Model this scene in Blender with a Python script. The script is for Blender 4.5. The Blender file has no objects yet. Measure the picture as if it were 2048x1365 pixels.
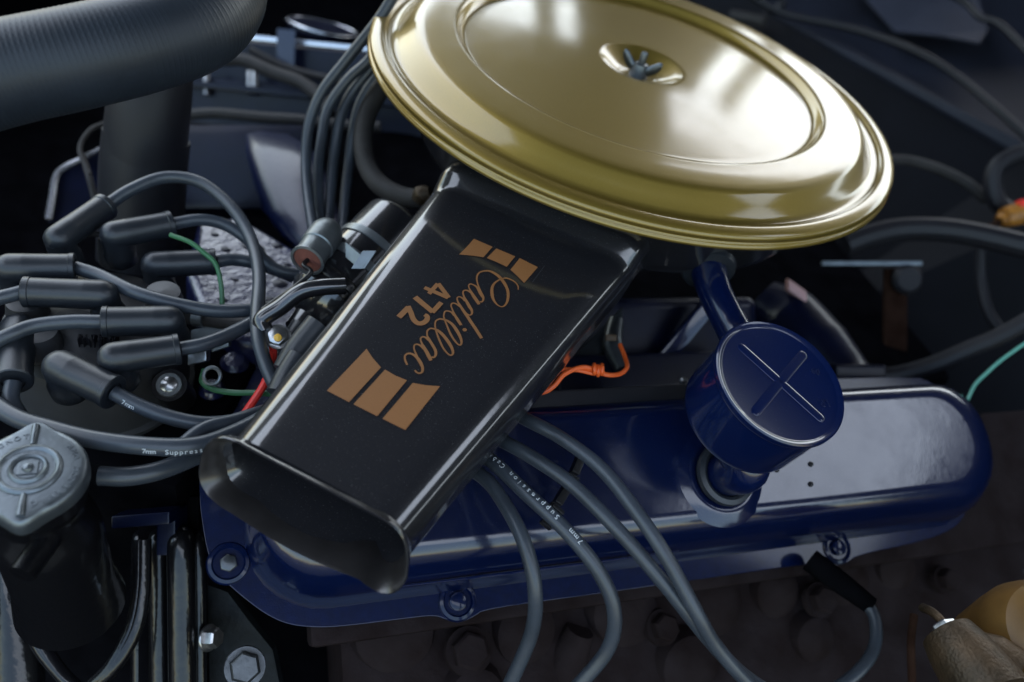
import bpy, bmesh, math, random
import numpy as np
from mathutils import Vector, Matrix
random.seed(4)
R = math.radians
sc = bpy.context.scene
COL = sc.collection

# ---------------------------------------------------------------- camera
CAM = np.array([-0.03590899, -0.62371538, 0.26154122])
CR = np.array([0.95931355, 0.18850171, 0.21020136])
CU = np.array([-0.28234289, 0.64047033, 0.71419902])
CW = np.array([0.0, 0.74448966, -0.66763399])
FPX = 1600.0
cd = bpy.data.cameras.new("camera")
cam = bpy.data.objects.new("camera", cd); COL.objects.link(cam)
cam.matrix_world = Matrix(((CR[0], CU[0], -CW[0], CAM[0]), (CR[1], CU[1], -CW[1], CAM[1]),
                           (CR[2], CU[2], -CW[2], CAM[2]), (0, 0, 0, 1)))
cd.sensor_width = 36.0; cd.lens = 36.0 * FPX / 2048.0
cd.clip_start = 0.02; cd.clip_end = 500.0
cd.dof.use_dof = True; cd.dof.focus_distance = 0.47; cd.dof.aperture_fstop = 4.2
sc.camera = cam

# ---------------------------------------------------------------- light
SUN_EL, SUN_AZ = 56.0, 76.0        # azimuth measured from +x towards +y
world = bpy.data.worlds.new("World"); sc.world = world; world.use_nodes = True
wn = world.node_tree.nodes; wl = world.node_tree.links
bg = wn["Background"]
sky = wn.new("ShaderNodeTexSky"); sky.sky_type = 'NISHITA'; sky.sun_disc = False
sky.sun_elevation = R(SUN_EL); sky.sun_rotation = R(90 - SUN_AZ)
sky.air_density = 1.8; sky.dust_density = 2.6; sky.ozone_density = 0.6; sky.altitude = 100
wl.new(sky.outputs[0], bg.inputs[0]); bg.inputs[1].default_value = 0.15
sd = bpy.data.lights.new("sun", 'SUN'); sd.energy = 1.5; sd.angle = R(150); sd.color = (1.0, 0.985, 0.975)
so = bpy.data.objects.new("sun", sd); COL.objects.link(so)
sv = Vector((math.cos(R(SUN_EL)) * math.cos(R(SUN_AZ)), math.cos(R(SUN_EL)) * math.sin(R(SUN_AZ)), math.sin(R(SUN_EL))))
so.rotation_euler = sv.to_track_quat('Z', 'Y').to_euler()
sc.view_settings.view_transform = 'Standard'; sc.view_settings.look = 'None'
sc.view_settings.exposure = 1.85; sc.view_settings.gamma = 1.0

# ---------------------------------------------------------------- helpers
def V(*a): return np.array(a[0] if len(a) == 1 else a, float)
def un(v): v = np.asarray(v, float); return v / np.linalg.norm(v)
def ray(px, py): return CW * FPX + (px - 1024) * CR - (py - 682.5) * CU
def PZ(px, py, z):                       # where a sight line meets the level z
    d = ray(px, py); return CAM + d * ((z - CAM[2]) / d[2])
def PP(px, py, p0, n):                   # ... a tilted plane
    d = ray(px, py); return CAM + d * (((p0 - CAM) @ n) / (d @ n))
def PD(px, py, dep): return CAM + ray(px, py) / FPX * dep   # ... at a distance

def tag(o, label=None, cat=None, group=None, kind=None):
    if label: o['label'] = label
    if cat: o['category'] = cat
    if group: o['group'] = group
    if kind: o['kind'] = kind
    return o
def thing(name, label, cat, loc=(0, 0, 0), group=None):
    o = bpy.data.objects.new(name, None); COL.objects.link(o); o.location = tuple(float(c) for c in loc)
    o.empty_display_size = 0.01
    return tag(o, label, cat, group)
def worldloc(p):
    l = Vector((0, 0, 0))
    while p is not None: l = l + p.location; p = p.parent
    return l
def link(name, me, mat, parent=None, smooth=True, label=None, auto=35):
    me.materials.clear(); me.materials.append(mat)
    if parent is not None: me.transform(Matrix.Translation(-worldloc(parent)))
    if smooth:
        me.shade_smooth()
        if auto:
            bm = bmesh.new(); bm.from_mesh(me)
            for e in bm.edges:
                if len(e.link_faces) == 2 and e.calc_face_angle(0) > R(auto): e.smooth = False
            bm.to_mesh(me); bm.free()
    o = bpy.data.objects.new(name, me); COL.objects.link(o)
    if smooth and me.get('bev'):
        md = o.modifiers.new('wn', 'WEIGHTED_NORMAL'); md.mode = 'FACE_AREA'; md.weight = 100; md.keep_sharp = True
    if parent is not None: o.parent = parent
    if label: o['label'] = label
    return o
def mesh(verts, faces):
    me = bpy.data.meshes.new("m"); me.from_pydata([tuple(map(float, v)) for v in verts], [], faces)
    bm = bmesh.new(); bm.from_mesh(me); bmesh.ops.recalc_face_normals(bm, faces=bm.faces); bm.to_mesh(me); bm.free()
    return me
def join(*ms):
    vs, fs = [], []
    for m in ms:
        b = len(vs); vs += [tuple(v.co) for v in m.vertices]; fs += [[b + i for i in p.vertices] for p in m.polygons]
    me = bpy.data.meshes.new("m"); me.from_pydata(vs, [], fs)
    if any(m.get('bev') for m in ms): me['bev'] = 1
    return me
def frame(axis, hint=(1, 0, 0)):
    n = un(axis); x = V(hint) - n * (V(hint) @ n)
    if np.linalg.norm(x) < 1e-4: x = V(0, 1, 0) - n * n[1]
    x = un(x); return x, np.cross(n, x), n
def lathe(prof, org, axis=(0, 0, 1), seg=48, hint=(1, 0, 0), squash=1.0):
    x, y, n = frame(axis, hint); org = V(org); vs, fs = [], []
    for r_, z_ in prof:
        for k in range(seg):
            a = 2 * math.pi * k / seg
            vs.append(org + n * z_ + (x * math.cos(a) + y * math.sin(a) * squash) * max(r_, 1e-5))
    for j in range(len(prof) - 1):
        for k in range(seg):
            a, b = j * seg + k, j * seg + (k + 1) % seg
            fs.append((a, b, b + seg, a + seg))
    if prof[0][0] > 1e-4: fs.append(tuple(range(seg)))
    if prof[-1][0] > 1e-4: fs.append(tuple(range((len(prof) - 1) * seg, len(prof) * seg)))
    return mesh(vs, fs)
def loft(rings, cap0=True, cap1=True, closed=True):
    n = len(rings[0]); vs = [p for r_ in rings for p in r_]; fs = []
    for j in range(len(rings) - 1):
        for k in range(n if closed else n - 1):
            a, b = j * n + k, j * n + (k + 1) % n
            fs.append((a, b, b + n, a + n))
    if cap0: fs.append(tuple(range(n)))
    if cap1: fs.append(tuple(range((len(rings) - 1) * n, len(rings) * n)))
    return mesh(vs, fs)
def smoothpts(pts, sub=8):
    P = [V(p) for p in pts]
    if len(P) < 3: return [P[0] + (P[-1] - P[0]) * t for t in np.linspace(0, 1, sub + 1)]
    Q = [2 * P[0] - P[1]] + P + [2 * P[-1] - P[-2]]; out = []
    for i in range(1, len(Q) - 2):
        a, b, c, d = Q[i - 1:i + 3]
        for s in range(sub):
            t = s / sub
            out.append(0.5 * ((2 * b) + (c - a) * t + (2 * a - 5 * b + 4 * c - d) * t * t + (3 * b - a - 3 * c + d) * t ** 3))
    out.append(P[-1]); return out
def tube(pts, rad, seg=14, sub=8, ends=True, raw=False):
    """rad: a number or one per control point"""
    P = [V(p) for p in pts] if raw else smoothpts(pts, sub)
    n = len(P)
    if isinstance(rad, (int, float)): Rr = [rad] * n
    else:
        xs = np.linspace(0, 1, len(rad)); Rr = np.interp(np.linspace(0, 1, n), xs, rad)
    T = [un(P[min(i + 1, n - 1)] - P[max(i - 1, 0)]) for i in range(n)]
    x, _, _ = frame(T[0], (0.3, 0.2, 1)); rings = []
    for i in range(n):
        x = un(x - T[i] * (x @ T[i])); y = np.cross(T[i], x)
        rings.append([P[i] + (x * math.cos(2 * math.pi * k / seg) + y * math.sin(2 * math.pi * k / seg)) * Rr[i] for k in range(seg)])
    return loft(rings, ends, ends)
def bevelled(verts, faces, w, segs=2, only=None):
    me = mesh(verts, faces)
    if w:
        bm = bmesh.new(); bm.from_mesh(me)
        es = [e for e in bm.edges if len(e.link_faces) == 2 and e.calc_face_angle(0) > R(20)]
        bmesh.ops.bevel(bm, geom=es, offset=w, segments=segs, profile=0.6, affect='EDGES', clamp_overlap=True)
        bm.to_mesh(me); bm.free(); me['bev'] = 1
    return me
def box(c, ax, ay, az, hx, hy, hz, bev=0.001, segs=2):
    c = V(c); ax, ay, az = un(ax), un(ay), un(az)
    vs = [c + ax * hx * i + ay * hy * j + az * hz * k for i in (-1, 1) for j in (-1, 1) for k in (-1, 1)]
    fs = [(0, 1, 3, 2), (4, 6, 7, 5), (0, 4, 5, 1), (2, 3, 7, 6), (0, 2, 6, 4), (1, 5, 7, 3)]
    return bevelled(vs, fs, bev, segs)
def prism(pts, n, h, bev=0.0, segs=2):
    """closed 3D outline lying in a plane, thickened by h against n (top stays put)"""
    n = un(n); k = len(pts); P = [V(p) for p in pts]
    vs = P + [p - n * h for p in P]
    fs = [tuple(range(k)), tuple(range(2 * k - 1, k - 1, -1))] + [(i, (i + 1) % k, (i + 1) % k + k, i + k) for i in range(k)]
    return bevelled(vs, fs, bev, segs)
def hexhead(c, axis, rad, h, washer=None, hint=(1, 0, 0)):
    m = [lathe([(0, h), (rad * 0.82, h), (rad * 0.98, h * 0.86), (rad, h * 0.8), (rad, 0)], c, axis, 6, hint)]
    if washer: m.append(lathe([(0, h * .1), (washer * .97, h * .1), (washer, h * 0.05), (washer, -h * .1)], c, axis, 24, hint))
    return join(*m)
def ribbon(pts, widths, n, lift, sub=6):
    """flat stroke of varying width on a plane with normal n"""
    n = un(n); P = smoothpts([list(p) + [w_] for p, w_ in zip([list(q) for q in pts], widths)], sub)
    L, Rt = [], []
    for i, p in enumerate(P):
        t = P[min(i + 1, len(P) - 1)][:3] - P[max(i - 1, 0)][:3]; s = un(np.cross(n, t)); w_ = max(p[3], 1e-5) / 2
        L.append(p[:3] + s * w_ + n * lift); Rt.append(p[:3] - s * w_ + n * lift)
    m = len(P); return mesh(L + Rt, [(i, i + 1, m + i + 1, m + i) for i in range(m - 1)])

# ---------------------------------------------------------------- materials
def mat(name, col, rough=0.5, metal=0.0, coat=0.0, coat_r=0.05, bump=0.0, bscale=200.0, cvar=0.0, cscale=60.0, col2=None,
        rvar=0.0, spec=0.5, coat_bump=0.0, detail=4.0, thresh=None, dust=0.0, coat_ior=1.5, coat_rvar=0.0):
    m = bpy.data.materials.new(name); m.use_nodes = True
    nt = m.node_tree; nd = nt.nodes; lk = nt.links; p = nd["Principled BSDF"]
    p.inputs["Base Color"].default_value = (*col, 1); p.inputs["Roughness"].default_value = rough
    p.inputs["Metallic"].default_value = metal; p.inputs["Coat Weight"].default_value = coat
    p.inputs["Coat Roughness"].default_value = coat_r; p.inputs["Specular IOR Level"].default_value = spec
    p.inputs["Coat IOR"].default_value = coat_ior
    tc = nd.new("ShaderNodeTexCoord")
    def noise(s, d=detail, rgh=0.55):
        n_ = nd.new("ShaderNodeTexNoise"); n_.inputs["Scale"].default_value = s; n_.inputs["Detail"].default_value = d
        n_.inputs["Roughness"].default_value = rgh; lk.new(tc.outputs["Object"], n_.inputs["Vector"]); return n_
    if col2 is not None or cvar:
        c2 = col2 if col2 is not None else tuple(c * (1 - cvar) for c in col)
        n1 = noise(cscale); rp = nd.new("ShaderNodeValToRGB")
        lo, hi = thresh if thresh else (0.35, 0.65)
        rp.color_ramp.elements[0].position = lo; rp.color_ramp.elements[1].position = hi
        rp.color_ramp.elements[0].color = (*col, 1); rp.color_ramp.elements[1].color = (*c2, 1)
        lk.new(n1.outputs["Fac"], rp.inputs[0]); last = rp.outputs[0]
    else: last = None
    if dust:
        n3 = noise(1500, 2); r3 = nd.new("ShaderNodeValToRGB")
        r3.color_ramp.elements[0].position = 0.66; r3.color_ramp.elements[1].position = 0.74
        lk.new(n3.outputs["Fac"], r3.inputs[0])
        n4 = noise(25, 3); m4 = nd.new("ShaderNodeMath"); m4.operation = 'MULTIPLY'; lk.new(r3.outputs[0], m4.inputs[0]); lk.new(n4.outputs["Fac"], m4.inputs[1])
        m5 = nd.new("ShaderNodeMath"); m5.operation = 'MULTIPLY'; m5.inputs[1].default_value = dust; lk.new(m4.outputs[0], m5.inputs[0])
        mx = nd.new("ShaderNodeMixRGB"); mx.inputs[2].default_value = (0.35, 0.34, 0.33, 1)
        if last is not None: lk.new(last, mx.inputs[1])
        else: mx.inputs[1].default_value = (*col, 1)
        lk.new(m5.outputs[0], mx.inputs[0]); last = mx.outputs[0]
    if last is not None: lk.new(last, p.inputs["Base Color"])
    if rvar:
        n2 = noise(cscale * 1.7); mr = nd.new("ShaderNodeMapRange")
        mr.inputs["To Min"].default_value = max(0.02, rough - rvar); mr.inputs["To Max"].default_value = min(1, rough + rvar)
        lk.new(n2.outputs["Fac"], mr.inputs[0]); lk.new(mr.outputs[0], p.inputs["Roughness"])
    if coat_rvar:
        n5 = noise(38, 6, 0.7); m6 = nd.new('ShaderNodeMapRange'); m6.inputs['From Min'].default_value = 0.3; m6.inputs['From Max'].default_value = 0.7
        m6.inputs['To Min'].default_value = max(0.02, coat_r - coat_rvar); m6.inputs['To Max'].default_value = coat_r + coat_rvar
        lk.new(n5.outputs['Fac'], m6.inputs[0]); lk.new(m6.outputs[0], p.inputs['Coat Roughness'])
    if bump:
        nb = noise(bscale); b = nd.new("ShaderNodeBump"); b.inputs["Strength"].default_value = bump
        b.inputs["Distance"].default_value = 0.001; lk.new(nb.outputs["Fac"], b.inputs["Height"]); lk.new(b.outputs[0], p.inputs["Normal"])
    if coat_bump:
        nb = noise(140, 2); b = nd.new("ShaderNodeBump"); b.inputs["Strength"].default_value = coat_bump
        b.inputs["Distance"].default_value = 0.001; lk.new(nb.outputs["Fac"], b.inputs["Height"]); lk.new(b.outputs[0], p.inputs["Coat Normal"])
    return m

M = {}
M['gold'] = mat("gold_paint", (0.215, 0.145, 0.024), 0.48, 0.78, 1.0, 0.13, bump=0.05, bscale=1800, coat_bump=0.012, cvar=0.06, cscale=900, coat_ior=1.5, coat_rvar=0.03, dust=0.10)
M['black_gloss'] = mat("black_enamel", (0.0095, 0.0095, 0.0115), 0.38, 0, 0.9, 0.09, bump=0.05, bscale=900, coat_bump=0.03, dust=0.5, coat_rvar=0.04, coat_ior=1.75, spec=0.2)
M['black_sat'] = mat("satin_black", (0.006, 0.006, 0.007), 0.42, 0, 0.25, 0.25, bump=0.1, bscale=500, spec=0.25)
M['black_flat'] = mat("flat_black", (0.004, 0.004, 0.005), 1.0, spec=0.0, bump=0.2, bscale=300, cvar=0.4, cscale=40)
M['blue'] = mat("engine_blue_enamel", (0.0012, 0.0058, 0.036), 0.30, 0, 0.9, 0.07, bump=0.04, bscale=700, coat_bump=0.03, dust=0.2, spec=0.15, coat_rvar=0.03)
M['blue_cover'] = mat('valve_cover_enamel', (0.0010, 0.0046, 0.028), 0.30, 0, 0.95, 0.13, bump=0.05, bscale=500, coat_bump=0.05, dust=0.25, spec=0.15, cscale=25, coat_rvar=0.07, coat_ior=1.6)
M['blue_satin'] = mat('blue_satin_enamel', (0.0014, 0.0045, 0.026), 0.4, 0, 0.45, 0.2, bump=0.3, bscale=300, spec=0.15, coat_bump=0.2)
M['blue_cast'] = mat("blue_paint_on_casting", (0.010, 0.014, 0.065), 0.30, 0, 0.9, 0.16, bump=0.8, bscale=330, coat_bump=0.9, cvar=0.4, cscale=90)
M['blue_rough'] = mat("pitted_blue_paint", (0.0012, 0.0055, 0.032), 0.35, 0, 0.55, 0.10, spec=0.1, bump=0.16, bscale=900, cvar=0.3, cscale=200)
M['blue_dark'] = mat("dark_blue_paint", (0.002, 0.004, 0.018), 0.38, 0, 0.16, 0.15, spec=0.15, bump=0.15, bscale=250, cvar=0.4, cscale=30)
M['cable'] = mat("grey_cable_rubber", (0.036, 0.044, 0.056), 0.36, 0, 0.0, bump=0.06, bscale=600, cvar=0.28, cscale=35, dust=0.3)
M['rubber'] = mat("boot_rubber", (0.013, 0.016, 0.021), 0.38, 0, 0.0, bump=0.08, bscale=700, cvar=0.15, cscale=80, dust=0.2)
M['hose'] = mat("hose_rubber", (0.014, 0.019, 0.027), 0.45, 0, 0.0, spec=0.35, bump=0.05, bscale=600, cvar=0.25, cscale=25)
M['hose_dark'] = mat("dark_hose_rubber", (0.009, 0.009, 0.012), 0.5, spec=0.3, bump=0.1, bscale=300)
M['hose_grey'] = mat("worn_grey_hose", (0.035, 0.032, 0.031), 0.6, spec=0.2, bump=0.15, bscale=400, cvar=0.3, cscale=60)
M['bakelite'] = mat("bakelite", (0.030, 0.031, 0.034), 0.45, bump=0.08, bscale=300, cvar=0.2, cscale=40)
M['decal'] = mat("copper_decal", (0.20, 0.085, 0.027), 0.45, 0.0, 0.3, 0.2, bump=0.02, bscale=1500, cvar=0.08, cscale=1200)
M['zinc'] = mat("zinc_plate", (0.20, 0.22, 0.23), 0.40, 0.75, bump=0.15, bscale=350, cvar=0.22, cscale=90, rvar=0.12)
M['steel'] = mat("steel", (0.50, 0.50, 0.50), 0.28, 0.95, bump=0.1, bscale=400, cvar=0.3, cscale=200)
M['steel_dark'] = mat("dark_steel", (0.10, 0.11, 0.12), 0.35, 0.8, bump=0.15, bscale=300, cvar=0.3, cscale=120)
M['cap_steel'] = mat("radiator_cap_steel", (0.145, 0.165, 0.18), 0.36, 0.8, bump=0.12, bscale=500, cvar=0.15, cscale=90, rvar=0.08)
M['iron'] = mat("cast_iron", (0.017, 0.0125, 0.0135), 0.8, spec=0.06, bump=1.0, bscale=120, cscale=38, col2=(0.009, 0.0055, 0.0055), thresh=(0.3, 0.7))
M['iron2'] = mat("grey_iron_plate", (0.009, 0.011, 0.013), 0.5, 0.0, spec=0.12, bump=0.5, bscale=260, cscale=60, col2=(0.003, 0.004, 0.005))
M['black_cast'] = mat("black_painted_casting", (0.0035, 0.0035, 0.0045), 0.4, 0, 0.18, 0.12, spec=0.1, bump=0.6, bscale=420, cvar=0.3, cscale=50)
M['brass'] = mat("weathered_bronze", (0.09, 0.055, 0.028), 0.45, 0.6, bump=0.7, bscale=520, cscale=45, col2=(0.04, 0.028, 0.016))
M['ochre'] = mat("ochre_plastic", (0.13, 0.062, 0.010), 0.5, 0, bump=0.1, bscale=200, cvar=0.4, cscale=40)
M['orange'] = mat("orange_insulation", (0.75, 0.11, 0.018), 0.4, bump=0.05)
M['red'] = mat("red_insulation", (0.70, 0.035, 0.025), 0.4, bump=0.05)
M['green'] = mat("green_insulation", (0.03, 0.12, 0.05), 0.4, bump=0.05)
M['teal'] = mat("pale_green_insulation", (0.12, 0.38, 0.30), 0.4, bump=0.05)
M['pinkish'] = mat("pink_paint", (0.45, 0.25, 0.23), 0.5, bump=0.1)
M['terracotta'] = mat("red_fibre_disc", (0.16, 0.05, 0.035), 0.7, bump=0.3, bscale=500, cvar=0.3, cscale=150)
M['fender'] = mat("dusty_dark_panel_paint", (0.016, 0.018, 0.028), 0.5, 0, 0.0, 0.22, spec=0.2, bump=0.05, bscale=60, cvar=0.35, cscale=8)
M['rust'] = mat("rusted_steel", (0.018, 0.008, 0.005), 0.9, spec=0.05, bump=0.6, bscale=200, cscale=60, col2=(0.03, 0.015, 0.01))
M['print'] = mat("white_print", (0.55, 0.58, 0.60), 0.6)
M['silver_paint'] = mat("bright_trim", (0.6, 0.6, 0.64), 0.25, 0.9)
M['asphalt'] = mat("asphalt", (0.05, 0.05, 0.05), 0.9, bump=0.5, bscale=80, cvar=0.3, cscale=10)
M['sky_blocker'] = mat("blocker_dark", (0.035, 0.034, 0.034), 0.7, bump=0.1, bscale=20, cvar=0.2, cscale=4)

# ---------------------------------------------------------------- setting
ground = link("ground", mesh([(-60, -60, -1.0), (60, -60, -1.0), (60, 60, -1.0), (-60, 60, -1.0)], [(0, 1, 2, 3)]), M['asphalt'], smooth=False)
tag(ground, kind='structure')
# unseen slabs added to block sky, leaving bright gaps mirrored in the paint
def slab(x0, x1, y0, y1, z, t=0.04): return box(((x0 + x1) / 2, (y0 + y1) / 2, z), (1, 0, 0), (0, 1, 0), (0, 0, 1), (x1 - x0) / 2, (y1 - y0) / 2, t / 2, 0)
BLKH = 2.0
can = thing("sky_blocker", "unseen dark slabs and uprights added to block sky light, with an open gap overhead", "sky_blocker", (0, 1, BLKH))
for xa, xb, ya, yb in ((-1.5, 0.52, -1.60, 5.4), (0.52, 1.75, -1.60, 3.4), (2.85, 6, -1.60, 3.4), (1.75, 2.85, -1.60, -0.62), (1.75, 2.85, 0.32, 3.4)):
    link("blocker_panel", slab(xa, xb, ya, yb, BLKH), M['sky_blocker'], can, False)
link("blocker_strip", box((0.22, 4.3, 0.48), (1, 0, 0), (0, 1, 0), (0, 0, 1), 0.52, 0.05, 1.5, 0.004), M['sky_blocker'], can, False)
link("blocker_strip", box((-0.50, 4.3, 0.48), (1, 0, 0), (0, 1, 0), (0, 0, 1), 0.07, 0.05, 1.5, 0.004), M['sky_blocker'], can, False)
link("blocker_strip", box((0.98, 4.3, 0.48), (1, 0, 0), (0, 1, 0), (0, 0, 1), 0.06, 0.05, 1.5, 0.004), M['sky_blocker'], can, False)

# engine bay: floor, far inner fender
bay = link("engine_bay_floor", mesh([(-0.95, -0.75, -0.42), (1.4, -0.75, -0.42), (1.4, 1.25, -0.42), (-0.95, 1.25, -0.42)], [(0, 1, 2, 3)]), M['black_flat'], smooth=False)
tag(bay, kind='structure')

bw = tag(link("engine_bay_wall", join(box((-0.95, 0.2, -0.25), (0, 1, 0), (0, 0, 1), (1, 0, 0), 1.1, .2, .02, .004), box((0.2, 1.30, -0.05), (1, 0, 0), (0, 0, 1), (0, 1, 0), 1.6, .37, .02, .004), box((1.50, 0.3, -0.05), (0, 1, 0), (0, 0, 1), (1, 0, 0), 1.0, .42, .02, .004)), M['black_flat'], smooth=False), kind='structure')  # far and right walls carried extra high to block low sky light

# ================================================================ AIR CLEANER
lid = hou = thing("air_cleaner", "round air cleaner with stepped gold lid, black housing and wide printed intake snorkel", "air cleaner", (0, 0, -0.09))
prof = [(0.0, 0.0105), (0.008, 0.0105), (0.014, 0.0112), (0.020, 0.0132), (0.029, 0.0180), (0.0325, 0.0200), (0.0345, 0.0206), (0.037, 0.0206),
        (0.050, 0.0201), (0.08, 0.0190), (0.11, 0.0176), (0.130, 0.0168), (0.138, 0.0165), (0.1405, 0.0167), (0.1425, 0.0180), (0.1445, 0.0214),
        (0.1460, 0.0232), (0.1480, 0.0238), (0.1500, 0.0237), (0.158, 0.0236), (0.170, 0.0233), (0.1745, 0.0228), (0.1772, 0.0219), (0.1790, 0.0204), (0.1835, 0.0156), (0.1882, 0.0107), (0.1900, 0.0093), (0.1915, 0.0088), (0.1935, 0.0087), (0.1960, 0.0090), (0.1975, 0.0103), (0.1988, 0.0116), (0.2010, 0.0120),
        (0.2045, 0.0117), (0.2078, 0.0104), (0.2091, 0.0086), (0.2088, 0.0067), (0.2079, 0.0057), (0.2079, 0.0050), (0.2090, 0.0041), (0.2102, 0.0027), (0.2102, 0.0011), (0.2090, 0.0001), (0.205, -0.0003), (0.19, -0.0003)]
lidm = link("lid", lathe(prof, (0, 0, 0), seg=192), M['gold'], lid, auto=60)
# wing nut
wnut = link("wing_nut", lathe([(0, .013), (.0022, .013), (.0026, .012), (.0026, .010), (.0052, .0095), (.0068, .004), (.0075, 0)], (0, 0, 0.0105), seg=20), M['steel_dark'], lid)
link("stud", lathe([(0, .019), (.0022, .019), (.0028, .018), (.0028, .008)], (0, 0, 0.0105), seg=16), M['steel_dark'], wnut)
wd = un(V(0.96, -0.28, 0))
for s in (-1, 1):
    c = V(0, 0, 0.0100)
    rings = []
    for t, wz, hz, th in [tuple(.82 * q_ for q_ in row) for row in ((0.004, .0055, .0045, .0030), (0.009, .0080, .0045, .0027), (0.0135, .0115, .0046, .0024), (0.0170, .0150, .0042, .0022), (0.0190, .0175, .0030, .0018), (0.0198, .0188, .0010, .0008))]:
        cc = c + wd * s * t + V(0, 0, wz); yy = np.cross((0, 0, 1), wd); up = un(V(0, 0, 1) - wd * s * 0.5)
        rings.append([cc + up * hz * math.sin(a) + yy * th * math.cos(a) for a in np.linspace(0, 2 * math.pi, 12, endpoint=False)])
    link("wing", loft(rings), M['steel_dark'], wnut)

link("housing", lathe([(0.19, -0.0075), (0.176, -0.010), (0.172, -0.016), (0.170, -0.045), (0.164, -0.056), (0.150, -0.062), (0.10, -0.066), (0.07, -0.10), (0.0, -0.10)], (0, 0, 0), seg=96), M['black_gloss'], hou)
# snorkel: its flat top lies in a gently falling plane
NS = V(math.sin(R(8)) * math.cos(R(-103)), math.sin(R(8)) * math.sin(R(-103)), math.cos(R(8)))
P0 = PZ(890, 370, -0.030)
def SP(px, py): return PP(px, py, P0, NS)
TL, TR, BR, BL = SP(905, 372), SP(1232, 508), SP(772, 1030), SP(505, 885)
def rrect(c, L, U, hw, hh, rad, n=9, m=6):
    """rounded rectangle, top half-width hw, hanging h below c (c = middle of the top edge)"""
    pts = []
    rx = rad * 1.3
    cor = [(hw - rx, -rad, 90), (-(hw - rx), -rad, 180), (-(hw - rx), -2 * hh + rad, 270), (hw - rx, -2 * hh + rad, 0)]
    order = [(cor[0], 0), (cor[1], 90), (cor[2], 180), (cor[3], 270)]
    for (cx, cy, _), a0 in order:
        for a in np.linspace(R(a0), R(a0 + 90), n): pts.append((cx + rx * math.cos(a), cy + rad * math.sin(a)))
    out = []
    for i in range(len(pts)):
        a, b = pts[i], pts[(i + 1) % len(pts)]
        out.append(a)
        if i % n == n - 1:
            for t in range(1, m): out.append((a[0] + (b[0] - a[0]) * t / m, a[1] + (b[1] - a[1]) * t / m))
    return [c + L * x + U * y for x, y in out]
MT = (TL + TR) / 2; MB_ = (BL + BR) / 2; Lb = un(TR - TL); Lf = un(BR - BL); Fd = un(MB_ - MT)
MC = (BL + BR) / 2
Dm = un(-NS + Fd * 0.42); NM = un(np.cross(Lf, Dm)); NM = NM if NM @ Fd > 0 else -NM
M0 = MC + Fd * 0.002
arcs = [((819, 1122), (808, 1068), (768, 1034)), ((497, 892), (440, 872), (407, 908)), ((402, 940), (418, 985), (470, 1025)), ((722, 1155), (780, 1184), (816, 1152))]
mp = []
for q0, q1, q2 in arcs:
    arc = []
    for t in np.linspace(0, 1, 9):   # curve through the three traced points
        c1 = 2 * V(q1) - 0.5 * V(q0) - 0.5 * V(q2); arc.append((1 - t) ** 2 * V(q0) + 2 * t * (1 - t) * c1 + t * t * V(q2))
    mp.append(arc)
outl = []
for i in range(4):
    outl += mp[i]; p, q = mp[i][-1], mp[(i + 1) % 4][0]
    outl += [p + (q - p) * t / 6 + (V(-6, 8) * math.sin(math.pi * t / 6) if i == 2 else 0) for t in range(1, 6)]
mouth3 = [PP(x, y, M0, NM) for x, y in outl]; mcen = sum(mouth3) / len(mouth3)
HM = max((MC - p) @ NS for p in mouth3)
rings = []
wb, wf = np.linalg.norm(TR - TL) / 2 + 0.0140, np.linalg.norm(BR - BL) / 2 + 0.0145
for t in (-0.16, -0.09, -0.065, -0.043, -0.03, -0.015, 0.0, 0.012, 0.03, 0.1, 0.2, 0.35, 0.5, 0.65, 0.8, 0.9, 0.96, 1.0):
    c = MT + (MB_ - MT) * t; L = un(Lb * (1 - t) + Lf * t)
    k = min(max(-t / 0.16, 0), 1)
    # step at the back where the snorkel is pressed up to the pan
    lift = 0.0085 * min(max((0.012 - t) / 0.055, 0), 1) - (0.010 if t < -0.1 else 0)
    rings.append(rrect(c + NS * (-0.0002 + lift), L, NS, wb + (wf - wb) * t, 0.0235 + (HM / 2 + 0.0005 - 0.0235) * max(t, 0), 0.0155 + 0.001 * t))
MU = un(NS - Fd * 0.10)
MC = (BL + BR) / 2
def mouth(dx, up, hw, hh, rad, fwd): return rrect(MC + Fd * fwd + MU * up, Lf, MU, hw, hh, rad)
def mouth2(fwd, up, hw, hh, rad, skew):      # lower edge pushed forward by skew
    out = []
    for p in mouth(0, up, hw, hh, rad, fwd):
        d = (p - MC) @ MU; out.append(p + Fd * skew * max(0, -d / 0.05))
    return out
def mring(sc_, fw): return [mcen + (p - mcen) * sc_ + NM * fw for p in mouth3]
body_last = rings[-1]
rings += [[a_ * .5 + b_ * .5 for a_, b_ in zip(body_last, mring(.985, -.004))], mring(.992, -.0015), mring(1.0, 0.0), mring(1.006, .0010), mring(1.002, .0018), mring(.992, .0020)]
liner = [mring(.992, .0020), mring(.980, .0013), mring(.962, -.0002), mring(.940, -.0022), mring(.915, -.0050), mring(.885, -.0095), mring(.86, -.016), mring(.845, -.026), mring(.84, -.04)]
liner.append([p - Fd * .10 for p in mring(.83, -.04)])
sn = link("intake_snorkel", loft(rings, True, False), M['black_gloss'], hou, auto=50)
M['liner'] = mat('highlight_black_lip', (0.040, 0.036, 0.036), 0.30, 0.5, 0.3, 0.2, bump=0.06, bscale=300, spec=0.9, cvar=.3, cscale=60)  # colour lifted and part metallic to stand in for the lip's highlight
link('mouth_liner', loft(liner, False, True), M['liner'], sn, auto=60)
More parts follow.
